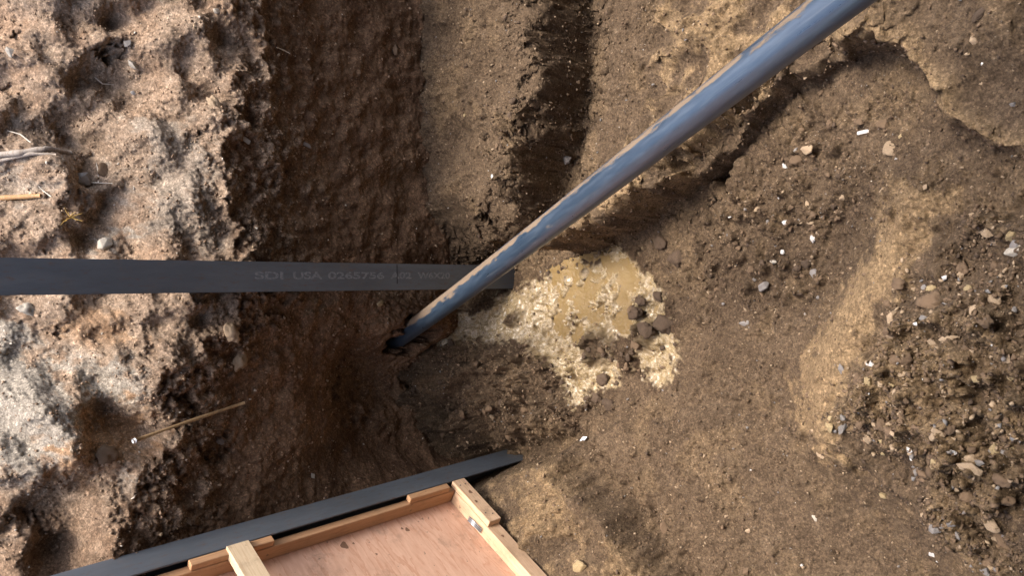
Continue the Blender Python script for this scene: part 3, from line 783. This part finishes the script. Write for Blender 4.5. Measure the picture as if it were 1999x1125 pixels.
# ------------------------------------------------------------------ stones and clods
def hull_stone(seed, flat=.7, npts=16, detail=False):
    r = random.Random(seed); bm = bmesh.new()
    for k in range(npts):
        v = Vector((r.gauss(0, 1), r.gauss(0, 1), r.gauss(0, 1))).normalized() * (.82 + .3 * r.random())
        bm.verts.new((v.x, v.y * .82, v.z * flat))
    res = bmesh.ops.convex_hull(bm, input=bm.verts[:])
    bmesh.ops.delete(bm, geom=list({g for g in res['geom_interior'] + res['geom_unused'] if isinstance(g, bmesh.types.BMVert) and g.is_valid}), context='VERTS')
    if detail:
        bmesh.ops.bevel(bm, geom=bm.edges[:], offset=.10, segments=2, affect='EDGES', profile=.6, clamp_overlap=True)
    bmesh.ops.triangulate(bm, faces=bm.faces[:])
    me = bpy.data.meshes.new('stone'); bm.to_mesh(me); bm.free()
    return me
SM = [hull_stone(100 + k, .55 + .35 * (k % 4) / 3, 15, True) for k in range(14)]
CM = []
def clod(seed):
    r = random.Random(seed); bm = bmesh.new(); bmesh.ops.create_icosphere(bm, subdivisions=3, radius=1)
    off = Vector((seed * 3.1, seed * 1.7, 0))
    from mathutils import noise as mn
    for v in bm.verts:
        d = v.co.normalized(); k = 1 + .45 * mn.noise(d * 1.3 + off) + .34 * mn.noise(d * 3.1 + off) + .20 * mn.noise(d * 7.3 + off)
        v.co = Vector((d.x * k, d.y * k * .85, d.z * k * .75))
    me = bpy.data.meshes.new('clod'); bm.to_mesh(me); bm.free()
    me.polygons.foreach_set('use_smooth', [True] * len(me.polygons))
    return me
CM = [clod(k + 1) for k in range(10)]
def with_mat(me, mat, cache={}):
    k = (me.name, mat.name)
    if k not in cache:
        c = me.copy(); c.materials.clear(); c.materials.append(mat); cache[k] = c
    return cache[k]
def place(name, me, u, v, w_px, ang, asp, mat, label, cat, group=None, where='floor', sink=.35, proud=None):
    p = floor_hit(u, v) if where == 'floor' else wall_hit(u, v)
    d = project(p)[2]; r = w_px / 2 * d / F_PX
    o = bpy.data.objects.new(name, with_mat(me, mat)); COL.objects.link(o)
    # long axis follows the image direction ang (degrees, image x right / y down)
    a = math.radians(ang)
    if where == 'floor':
        q = at_z(u + 20 * math.cos(a), v + 20 * math.sin(a), p[2]) - p
        rz = math.atan2(q[1], q[0])
        o.rotation_euler = (random.uniform(-.25, .25), random.uniform(-.25, .25), rz)
        o.scale = (r, r * asp / .82, r * asp * .95)
        o.location = (p[0], p[1], p[2] + r * asp * .6 * (1 - 2 * sink) * .8)
    else:
        q = at_y(u + 20 * math.cos(a), v + 20 * math.sin(a), p[1]) - p
        o.rotation_euler = (math.pi / 2 + random.uniform(-.2, .2), math.atan2(-q[2], q[0]), 0)
        o.scale = (r, r * asp / .82, r * .8)
        o.location = (p[0], p[1] - r * .20, p[2])
    tag(o, label, cat, group)
    return o
ST = [ # u, v, width px, angle, aspect, colour, label
 (1740,291,38,80,.85,'tan','largest brown stone in the bowl, lying just below the pale lip'),
 (1761,265,20,-25,.55,'yellow','small tan stone touching the largest brown stone of the bowl'),
 (1686,258,30,-10,.38,'white','pale grey shard lying flat in the stony middle of the bowl'),
 (1680,236,28,10,.8,'brown','rounded brown stone just behind the pale grey shard'),
 (1722,243,28,30,.85,'brown','dark brown stone to the right of the pale grey shard'),
 (1578,292,34,-5,.6,'tan','flat tan stone half sunk in the bowl near the pipe shadow'),
 (1558,312,28,20,.8,'brown','brown lump beside the flat tan stone near the pipe shadow'),
 (1532,325,22,60,.4,'white','thin white sliver near the pipe shadow in the bowl'),
 (1518,385,12,70,.7,'white','white pebble alone between the pipe shadow and the puddle'),
 (1424,423,8,0,.8,'white','tiny white pebble farthest left on the bowl floor'),
 (1533,434,18,-5,.65,'white','oval white pebble in the middle of the bowl floor'),
 (1588,467,18,60,.75,'white','chalky white pebble right of the oval one'),
 (1528,493,15,70,.75,'white','off white pebble under the oval white one'),
 (1509,511,15,10,.5,'pale','small pale pebble at the lower end of the white pebble row'),
 (1576,398,14,80,.6,'tan','narrow tan pebble above the oval white pebble'),
 (1582,435,18,15,.6,'tan','squarish tan chip right of the oval white pebble'),
 (1491,560,30,-25,.75,'grey','grey stone with a dark hollow beside it, right of the puddle'),
 (1592,535,28,60,.65,'grey','slanted grey stone at the edge of the dark gravel patch'),
 (1573,515,22,0,.8,'dark','dark stone at the top of the gravel patch'),
 (1455,631,26,-10,.45,'grey','flat bluish grey stone low on the bowl floor'),
 (1456,603,22,70,.4,'tan','pale leaf shaped chip above the flat bluish stone'),
 (1367,542,14,0,.7,'tan','small tan pebble midway between puddle and grey stone'),
 (1323,505,34,20,.85,'dark','dark clod just above the puddle corner'),
 (1292,474,30,40,.85,'dark','dark clod by the end of the ridge, above the puddle'),
 (1973,458,32,-55,.65,'yellow','yellow stone near the right edge, upper of the two beside each other'),
 (1984,489,46,-15,.6,'pale','large pale stone at the right edge below the yellow one'),
 (1818,565,18,0,.9,'yellow','yellow pebble sitting on the big dark clod of the rubble'),
 (1891,566,18,10,.85,'yellow','yellow pebble right of the big dark clod'),
 (1818,590,44,-10,.85,'brown','big brown clod casting a black shadow in the rubble'),
 (1851,663,30,-15,.5,'tan','long tan stone in the rubble below the big clod'),
 (1780,684,24,0,.6,'tan','tan chip beside the dark lump of the rubble'),
 (1757,703,46,0,.9,'brown','dark crumbly lump next to the bright white stone'),
 (1698,711,18,25,.8,'white','bright white stone at the edge of the smooth tan band'),
 (1644,722,26,70,.65,'grey','grey stone lying on the smooth tan band'),
 (1719,753,16,30,.65,'tan','left one of two tan pebbles below the bright white stone'),
 (1740,754,18,25,.55,'yellow','right one of two tan pebbles below the bright white stone'),
 (1763,731,18,0,.6,'tan','oval tan pebble under the dark crumbly lump'),
 (1804,623,18,0,.7,'grey','light grey pebble under the big brown clod'),
 (1918,162,22,-15,.5,'tan','flat tan chip on the near bank behind the lip'),
 (1978,204,14,0,.95,'grey','round grey pebble on the near bank at the right edge'),
 (1915,26,34,-40,.5,'dark','dark slate chip on the near bank by the upper right corner'),
 (1900,78,20,70,.8,'tan','tan pebble on the near bank under the dark slate chip'),
 (1805,366,16,-30,.7,'tan','oval tan pebble below the pale lip'),
 (1830,845,30,35,.55,'tan','oblong tan stone above the two white bits of the rubble'),
 (1854,883,32,15,.42,'white','elongated half white stone in the lower rubble'),
 (1895,895,30,5,.55,'tan','tan stone right of the elongated half white stone'),
 (1893,915,52,25,.5,'tan','long flat brown stone lowest in the rubble group'),
 (1776,880,16,40,.7,'white','upper of two white bits in the lower rubble'),
 (1782,897,16,20,.6,'white','lower of two white bits in the lower rubble'),
 (1696,858,20,50,.55,'tan','tan pebble at the foot of the smooth tan band'),
 (1720,864,14,0,.8,'yellow','yellowish pebble right of the foot of the tan band'),
 (1703,887,20,15,.6,'tan','tan pebble lying at the shaded foot of the rubble'),
 (1601,889,22,40,.5,'tan','brown stone in the shaded dip under the tan band'),
 (1725,968,18,20,.85,'yellow','round tan pebble in the shade of the rubble slope'),
 (1975,877,18,0,.75,'yellow','yellow pebble at the right edge in the lower rubble'),
 (1974,738,18,10,.75,'yellow','yellow pebble at the right edge halfway down the rubble'),
 (1934,1024,44,55,.55,'tan','large slanting tan stone near the lower right corner'),
 (1957,1055,50,50,.6,'brown','large brown stone next to the slanting tan one'),
 (1823,1084,20,15,.8,'white','white stone alone near the lower right of the floor'),
 (1592,1012,20,60,.5,'pale','pale jagged shard alone on the lower floor'),
 (1465,916,9,70,.8,'white','tiny white pebble on the lower floor under the tan band'),
 (1461,1037,14,-20,.7,'tan','small oval tan pebble on the lower floor'),
 (1417,1008,14,-20,.7,'tan','small tan pebble left of the oval one on the lower floor'),
 (1459,1117,22,0,.75,'brown','brown pebble at the bottom edge of the floor'),
 (1133,1112,48,-30,.7,'yellow','pale yellow sandstone chunk beside the panel at the bottom edge'),
 (1296,1030,26,80,.7,'brown','brown stone standing on the lower floor right of the furrow'),
 (1108,312,20,0,.95,'grey','grey stone in the trough next to the pipe'),
 (1130,160,12,0,.9,'brown','reddish pebble in the trough near the dark face'),
 (908,224,12,-60,.7,'yellow','tan pebble on the bench beside the bank'),
 (961,345,12,80,.5,'white','small white chip on the bench beside the bank'),
 (1252,588,24,10,.9,'dark','dark stone standing alone in the open puddle water'),
 (1285,580,22,60,.8,'dark','dark stone at the far right rim of the puddle'),
 (1222,553,20,0,.8,'dark','dark stone at the upper rim of the puddle'),
 (1240,612,32,30,.8,'dark','wet dark clod between the two arms of the puddle'),
 (1262,645,36,0,.85,'dark','largest wet clod of the puddle bar'),
 (1243,672,28,20,.85,'brown','brown clod at the top of the small right hand pool'),
 (1300,633,44,30,.8,'dark','crumbled dark clod right of the puddle bar'),
 (1114,736,14,20,.5,'grey','flat grey chip in the lower arm of the puddle'),
 (1292,678,16,30,.6,'dark','dark chip at the rim of the small right hand pool'),
 (1291,717,18,0,.6,'brown','brown chip at the lower end of the small right hand pool'),
 (1165,778,24,20,.85,'dark','dark clod at the tip of the lower puddle arm'),
 (1190,790,30,40,.8,'dark','larger dark clod beside the tip of the lower puddle arm'),
 (963,815,22,0,.8,'tan','tan stone in the crumbly mound near the earth tongues'),
 (1178,740,30,0,.8,'dark','wet clod jutting into the lower puddle arm'),
]
for k, (u, v, w, a, asp, c, lab) in enumerate(ST):
    cl_ = 'clod' in lab or 'lump' in lab
    place('clod' if cl_ else 'stone', (CM[k % 10] if cl_ or c == 'dark' else SM[k % 14]), u, v, w, a, asp, MAT[c], lab, 'clod' if cl_ else 'stone', None)
WS_ = [
 (203,333,34,80,.85,'brown','square brown stone set in the bank below the roots'),
 (160,350,46,10,.7,'grey','big grey stone in the bank left of the square brown one'),
 (250,86,22,20,.8,'grey','dark grey stone beside the hole near the upper left'),
 (262,128,30,35,.5,'pale','pale stone under the hole near the upper left'),
 (260,182,14,20,.8,'white','small white pebble below the hole near the upper left'),
 (422,22,16,20,.85,'pale','pale round pebble in the bank at the top edge'),
 (20,102,26,60,.8,'pale','pale rounded stone at the left edge of the bank'),
 (205,478,38,0,.85,'pale','squarish buff block embedded in the bank above the pile'),
 (741,592,18,-30,.7,'yellow','yellow lump sticking out of the shaded bank below the pile'),
 (418,205,34,60,.6,'tan','tan clod at the crumbling lip in the upper bank'),
 (480,275,22,40,.6,'pale','pale chip at the crumbling lip in the upper bank'),
 (770,100,26,80,.4,'brown','long brown stone in the shaded bank near the top edge'),
 (598,285,24,30,.45,'grey','grey chip in the shaded bank'),
 (208,888,40,20,.8,'brown','brown clod in the bank left below the stick'),
 (445,388,24,40,.6,'grey','grey wedge stone at the lip above the pile'),
 (55,605,36,30,.6,'pale','pale grey clod just under the pile at the left edge'),
 (450,650,40,70,.6,'tan','tan clod standing out below the lettered pile'),
 (465,705,44,-70,.5,'tan','long tan clod under the lip below the lettered pile'),
 (610,930,16,60,.7,'pale','small pale fragment low in the bank above the leaning pile'),
 (430,862,24,20,.7,'grey','grey fragment in the hollow right of the stick'),
]
for k, (u, v, w, a, asp, c, lab) in enumerate(WS_):
    place('stone' if 'clod' not in lab else 'clod', SM[(k * 3) % 14] if 'clod' not in lab else CM[k % 10], u, v, w, a, asp, MAT[c], lab, 'clod' if 'clod' in lab else 'stone', None, 'wall')

# loose clods, individuals
def sample(mask, n):
    pr = np.clip(mask, 0, None).astype(float).ravel(); pr /= pr.sum()
    idx = rng.choice(pr.size, n, replace=False, p=pr); return np.unravel_index(idx, SH)
U_, V_, _d = project_grid = (None, None, None)
q = np.stack([X, Y, Z], -1) - CAM; dd = -(q @ ZC)
UU = 999.5 + (q @ XC) / dd * F_PX; VV = 562.5 - (q @ YC) / dd * F_PX
vis = (UU > 5) & (UU < 1990) & (VV > 5) & (VV < 1120)
dry_k = (1 - np.clip(wet * 1.5, 0, 1)) * vis
groups = [
 (m_rub * dry_k, 110, (.010, .026), ['brown', 'brown', 'brown', 'tan', 'brown', 'tan', 'yellow', 'grey'], 'loose brown clod among the heaped rubble on the right', 'loose clods in the rubble heap'),
 (m_bowl * smooth(0, 1, nA) * dry_k, 60, (.008, .017), ['brown', 'dark', 'brown', 'grey', 'brown', 'tan'], 'loose small clod scattered over the bowl floor beyond the puddle', 'loose clods on the bowl floor'),
 (m_mound * dry_k, 70, (.010, .026), ['brown', 'brown', 'dark'], 'loose brown crumb of soil on the mound between rill and piles', 'loose crumbs on the mound'),
 ((smooth(.08, .0, s5) * (s5 > -.01) + 1.5 * mud_m) * smooth(0, 1, nB) * dry_k * (X > -1.0), 45, (.010, .024), ['dark', 'dark', 'brown'], 'loose wet dark clod lying along the puddle rim', 'loose clods around the puddle'),
 (m_bench_edge * (m_face < .5) * dry_k, 35, (.010, .024), ['brown', 'dark'], 'loose brown clod on the crumbling edge of the bench', 'loose clods on the bench edge'),
]
# every loose clod is told by its colour and by the marked stone it lies next to
marks = []
for (u, v, w, a, asp, c, lab) in ST:
    short = lab
    for cut in (' lying', ' in the', ' on the', ' at the', ' of the', ' alone', ' casting', ' sitting', ' standing', ' touching', ' with a', ' midway', ' jutting', ' half sunk'):
        k = short.find(cut)
        if k > 8: short = short[:k]
    marks.append((u, v, short))
cnt_short = {}
for mk_ in marks: cnt_short[mk_[2]] = cnt_short.get(mk_[2], 0) + 1
marks = [(u, v, (sh if cnt_short[sh] == 1 else None)) for (u, v, sh) in marks]
marks = [m_ for m_ in marks if m_[2]]
COLN = dict(brown='brown', dark='dark', tan='tan', yellow='yellowish', grey='grey', white='white', pale='pale')
used_lab = set()
for mask, n, (r0, r1), cols, lab, grp in groups:
    ii, jj = sample(mask, n)
    for a, b_ in zip(ii, jj):
        r = r0 * (r1 / r0) ** (random.random() ** 1.6); c = random.choice(cols)
        u, v = UU[a, b_], VV[a, b_]
        name_l = None
        for mu, mv, sh in sorted(marks, key=lambda m_: (m_[0] - u) ** 2 + (m_[1] - v) ** 2)[:4]:
            du, dv = u - mu, v - mv
            side = ('right of' if du > 0 else 'left of') if abs(du) > abs(dv) else ('below' if dv > 0 else 'above')
            dist = math.hypot(du, dv)
            if dist < 16: continue
            far = 'just ' if dist < 45 else ('' if dist < 110 else 'well ')
            sz = 'small ' if r < r0 * 1.25 else ('big ' if r > r1 * .75 else '')
            t_l = f"{sz}{COLN[c]} clod {far}{side} the {sh}"
            if t_l not in used_lab and len(t_l.split()) <= 16: name_l = t_l; break
        if name_l is None: continue
        used_lab.add(name_l)
        me_ = random.choice(CM) if c in ('brown', 'dark') else random.choice(SM)
        o = bpy.data.objects.new('clod', with_mat(me_, MAT[c])); COL.objects.link(o)
        o.location = (xs[b_], ys[a], Z[a, b_] + r * .25); o.scale = (r * random.uniform(.9, 1.3), r, r * random.uniform(.8, 1))
        o.rotation_euler = (random.uniform(-.5, .5), random.uniform(-.5, .5), random.uniform(0, 6.28))
        tag(o, name_l, 'clod', grp)

# grit nobody could count: one mesh per surface
def grit_mesh(name, pos, rad, mats, mi):
    base = []
    for k in range(6):
        me_ = hull_stone(900 + k, .7, 9); v = np.array([w.co[:] for w in me_.vertices]); f = np.array([p.vertices[:] for p in me_.polygons]); base.append((v, f))
    V, F, MI = [], [], []; off = 0
    kinds = rng.integers(0, 6, len(pos))
    for k in range(6):
        sel = np.where(kinds == k)[0]; v, f = base[k]; n_ = len(sel)
        qn = rng.standard_normal((n_, 4)); qn /= np.linalg.norm(qn, axis=1, keepdims=True)
        w_, x_, y_, z_ = qn.T
        Rm = np.stack([1 - 2 * (y_ * y_ + z_ * z_), 2 * (x_ * y_ - z_ * w_), 2 * (x_ * z_ + y_ * w_), 2 * (x_ * y_ + z_ * w_), 1 - 2 * (x_ * x_ + z_ * z_), 2 * (y_ * z_ - x_ * w_),
                       2 * (x_ * z_ - y_ * w_), 2 * (y_ * z_ + x_ * w_), 1 - 2 * (x_ * x_ + y_ * y_)], -1).reshape(-1, 3, 3)
        vv = np.einsum('nij,vj->nvi', Rm, v) * rad[sel][:, None, None] + pos[sel][:, None, :]
        V.append(vv.reshape(-1, 3)); ff = f[None] + (np.arange(n_) * len(v))[:, None, None] + off
        F.append(ff.reshape(-1, 3)); MI.append(np.repeat(mi[sel], len(f))); off += n_ * len(v)
    V = np.concatenate(V); F = np.concatenate(F); MI = np.concatenate(MI)
    me_ = bpy.data.meshes.new(name); me_.vertices.add(len(V)); me_.vertices.foreach_set('co', V.reshape(-1).astype(np.float32))
    me_.loops.add(F.size); me_.loops.foreach_set('vertex_index', F.reshape(-1).astype(np.int32))
    me_.polygons.add(len(F)); me_.polygons.foreach_set('loop_start', (np.arange(len(F)) * 3).astype(np.int32))
    for c in mats: me_.materials.append(MAT[c])
    me_.polygons.foreach_set('material_index', MI.astype(np.int32)); me_.update(calc_edges=True)
    o = bpy.data.objects.new(name, me_); COL.objects.link(o); return o
def ng(ca, cb, name): return stone_mat(name, ca, cb)
ii, jj = sample((.30 + 1.2 * m_rub + .6 * m_bowl * smooth(-.3, 1, nA) + .8 * m_mound + .5 * m_bench_edge + .25 * m_tr) * (1 - .93 * wet) * (1 - .7 * m_tan), 30000)
rad = .0026 * (4.2 + 2.0 * m_rub[ii, jj]) ** (rng.random(30000) ** 2.3)
mi = rng.choice(5, 30000, p=[.645, .175, .13, .045, .005])
g = grit_mesh('gravel', np.stack([xs[jj], ys[ii], Z[ii, jj] + rad * .3], -1), rad, ['brown', 'dark', 'tan', 'grey', 'white'], mi)
tag(g, 'fine brown gravel and crumbs strewn over the pit floor', 'gravel', None, 'stuff')
e1 = np.linalg.norm(np.cross(np.diff(FP, axis=0)[:, :-1], np.diff(FP, axis=1)[:-1]), axis=-1)
fn = grid_normals(FP)[:-1, :-1, 2]; st_ = smooth(.85, .45, np.abs(fn))
mm = extend(m_mound * (1 - wet), ax0, len(axs), ay0, len(ays))[:-1, :-1]
wgt = e1 * (st_ + .35 * mm)
core = np.zeros_like(wgt, bool); core[ay0:ay0 + SH[0] - 1, ax0:ax0 + SH[1] - 1] = True
wgt = wgt * core; wgt = (wgt / wgt.sum()).ravel()
NCR = 14000
idx = rng.choice(wgt.size, NCR, replace=True, p=wgt); fi, fj = np.unravel_index(idx, e1.shape)
a_, b_ = rng.random((NCR, 1)), rng.random((NCR, 1))
pos = (FP[fi, fj] * (1 - a_) + FP[fi + 1, fj] * a_) * (1 - b_) + (FP[fi, fj + 1] * (1 - a_) + FP[fi + 1, fj + 1] * a_) * b_
rad = .0040 * 4.2 ** (rng.random(NCR) ** 2.0)
mi = rng.choice(3, NCR, p=[.68, .24, .08])
g = grit_mesh('loose_soil', pos, rad, ['brown', 'dark', 'tan'], mi)
tag(g, 'loose crumbs of earth on the broken ledge faces and the mound', 'loose soil', None, 'stuff')
pr = ((.7 * (1 - low) + 1.0 * mid_z + .16) * smooth(-1.2, 1, mA)).ravel(); pr = pr / pr.sum()
idx = rng.choice(pr.size, 18000, replace=False, p=pr); ii, jj = np.unravel_index(idx, WS)
rad = .003 * (4.2) ** (rng.random(18000) ** 2.2)
mi = np.where(rng.random(18000) < .12, 1, 0); mi = np.where(rng.random(18000) < .03, 2, mi)
MAT['crumb'] = stone_mat('bank_crumb', (.17, .11, .07), (.33, .235, .16), .95, .4)
g = grit_mesh('soil_crumbs', np.stack([wx[jj], WYs[ii, jj] - rad * .2, wz[ii]], -1), rad, ['crumb', 'tan', 'pale'], mi)
tag(g, 'crumbs of dry soil clinging to the face of the cut bank', 'soil crumbs', None, 'stuff')

# ------------------------------------------------------------------ stick, roots, scraps
stickm = wood_mat('weathered_stick', (.30, .20, .10), (.20, .125, .06), (.13, .08, .045), 0)
a = at_depth(462, 792, project(wall_hit(462, 792))[2] - .06); b_ = at_depth(263, 861, project(wall_hit(263, 861))[2] - .16)
st = link_mesh('stick', tube_mesh('stick', [a + (b_ - a) * t + np.array([0, 0, .012 * math.sin(t * 3)]) for t in np.linspace(-.08, 1, 12)], [.0085 - .001 * math.sin(k) for k in range(12)], 10), stickm)
tag(st, 'thin brown wooden stick with white painted tip poking out of the bank', 'stick')
dirn = (b_ - a) / np.linalg.norm(b_ - a)
link_mesh('tip', tube_mesh('tip', [b_ - dirn * .004, b_ + dirn * .010], [.0115, .0105], 12), plain('white_paint', (.78, .78, .77), .5, 0, .08), st)

rootm = wood_mat('root_bark', (.36, .31, .26), (.20, .15, .11), (.10, .07, .05), 0)
rooto = wood_mat('root_heart', (.36, .19, .07), (.24, .12, .045), (.50, .42, .30), 0)
def root(name, px, radii, mat, lab, lift=.03, grp=None, cat='root', n=10):
    pts = []
    for k, (u, v) in enumerate(px):
        p = wall_hit(u, v); d = project(p)[2]; pts.append(at_depth(u, v, d - lift * (1 if 0 < k < len(px) - 1 else .2)))
    P_ = []; R_ = []
    for i in range(len(pts) - 1):
        for t in np.linspace(0, 1, 6, endpoint=False):
            P_.append(pts[i] * (1 - t) + pts[i + 1] * t); R_.append((radii[i] * (1 - t) + radii[i + 1] * t) * (1 + .10 * math.sin(9 * (i + t))))
    P_.append(pts[-1]); R_.append(radii[-1])
    o = link_mesh(name, tube_mesh(name, P_, R_, n), mat); tag(o, lab, cat, grp); return o
root('root', [(-30,305),(40,298),(90,290),(138,298)], [.016, .015, .014, .010], rootm, 'grey peeling root poking from the bank, upper of the two at left edge')
root('root', [(-20,318),(60,300),(110,302)], [.010, .009, .006], rootm, 'pale split strip of bark lying under the grey peeling root', .02)
root('root', [(-30,388),(20,386),(80,382)], [.014, .013, .010], rooto, 'orange broken root with splintered end, lower of the two at left edge')
thin = plain('pale_rootlet', (.50, .44, .36), .8, 0, .2)
for px, lab in (([(60,278),(40,262),(15,255)], 'curved pale rootlet above the grey peeling root'),
                ([(100,384),(84,372),(74,362)], 'pale rootlet sprouting from the splintered root end'),
                ([(165,355),(190,357),(220,358)], 'pale rootlet crossing below the square brown stone'),
                ([(192,356),(192,335),(188,318)], 'pale rootlet running along the left of the square brown stone'),
                ([(185,150),(200,163),(222,165)], 'curled pale rootlet under the hole near the upper left'),
                ([(540,92),(555,98),(566,104)], 'fine rootlet in the shaded bank near the top'),
                ([(256,975),(262,972),(266,966)], 'white rootlet end just above the leaning pile')):
    root('rootlet', px, [.003, .0034, .002], thin, lab, .012, 'fine rootlets in the bank', 'rootlet', 6)
# straw tuft by the lower root
tuft = empty('straw_tuft', wall_hit(138, 425)); tag(tuft, 'small yellow straw tuft growing on the bank under the broken root', 'straw')
strm = plain('straw', (.52, .34, .09), .8, 0, .25)
for k in range(9):
    p = Vector((0, 0, 0)); e = Vector((random.uniform(-.05, .05), random.uniform(-.06, -.02), random.uniform(-.05, .06)))
    me_ = tube_mesh('blade', [p, p + e * .5 + Vector((0, -.01, .008)), p + e], [.002, .0018, .0006], 5)
    link_mesh('blade', me_, strm, tuft)
# white plastic scrap at the step edge
p = floor_hit(1143, 858)
pts_ = [(-.03, -.008, .0), (-.01, .010, .008), (.012, .004, .004), (.034, .012, .012), (.016, -.010, .003), (-.006, -.014, .010)]
vs = [(x, y, z + .012) for x, y, z in pts_] + [(x, y, z + .0105) for x, y, z in pts_]
fs = [tuple(range(6)), tuple(range(11, 5, -1))] + [(k, k + 6, (k + 1) % 6 + 6, (k + 1) % 6) for k in range(6)]
o = link_mesh('plastic_scrap', pydata('plastic_scrap', vs, fs), plain('white_plastic', (.72, .74, .78), .4, 0, .1)); o.location = p; o.rotation_euler = (.2, .1, 1.9)
tag(o, 'torn white plastic scrap on the low step right of the leaning pile', 'scrap')
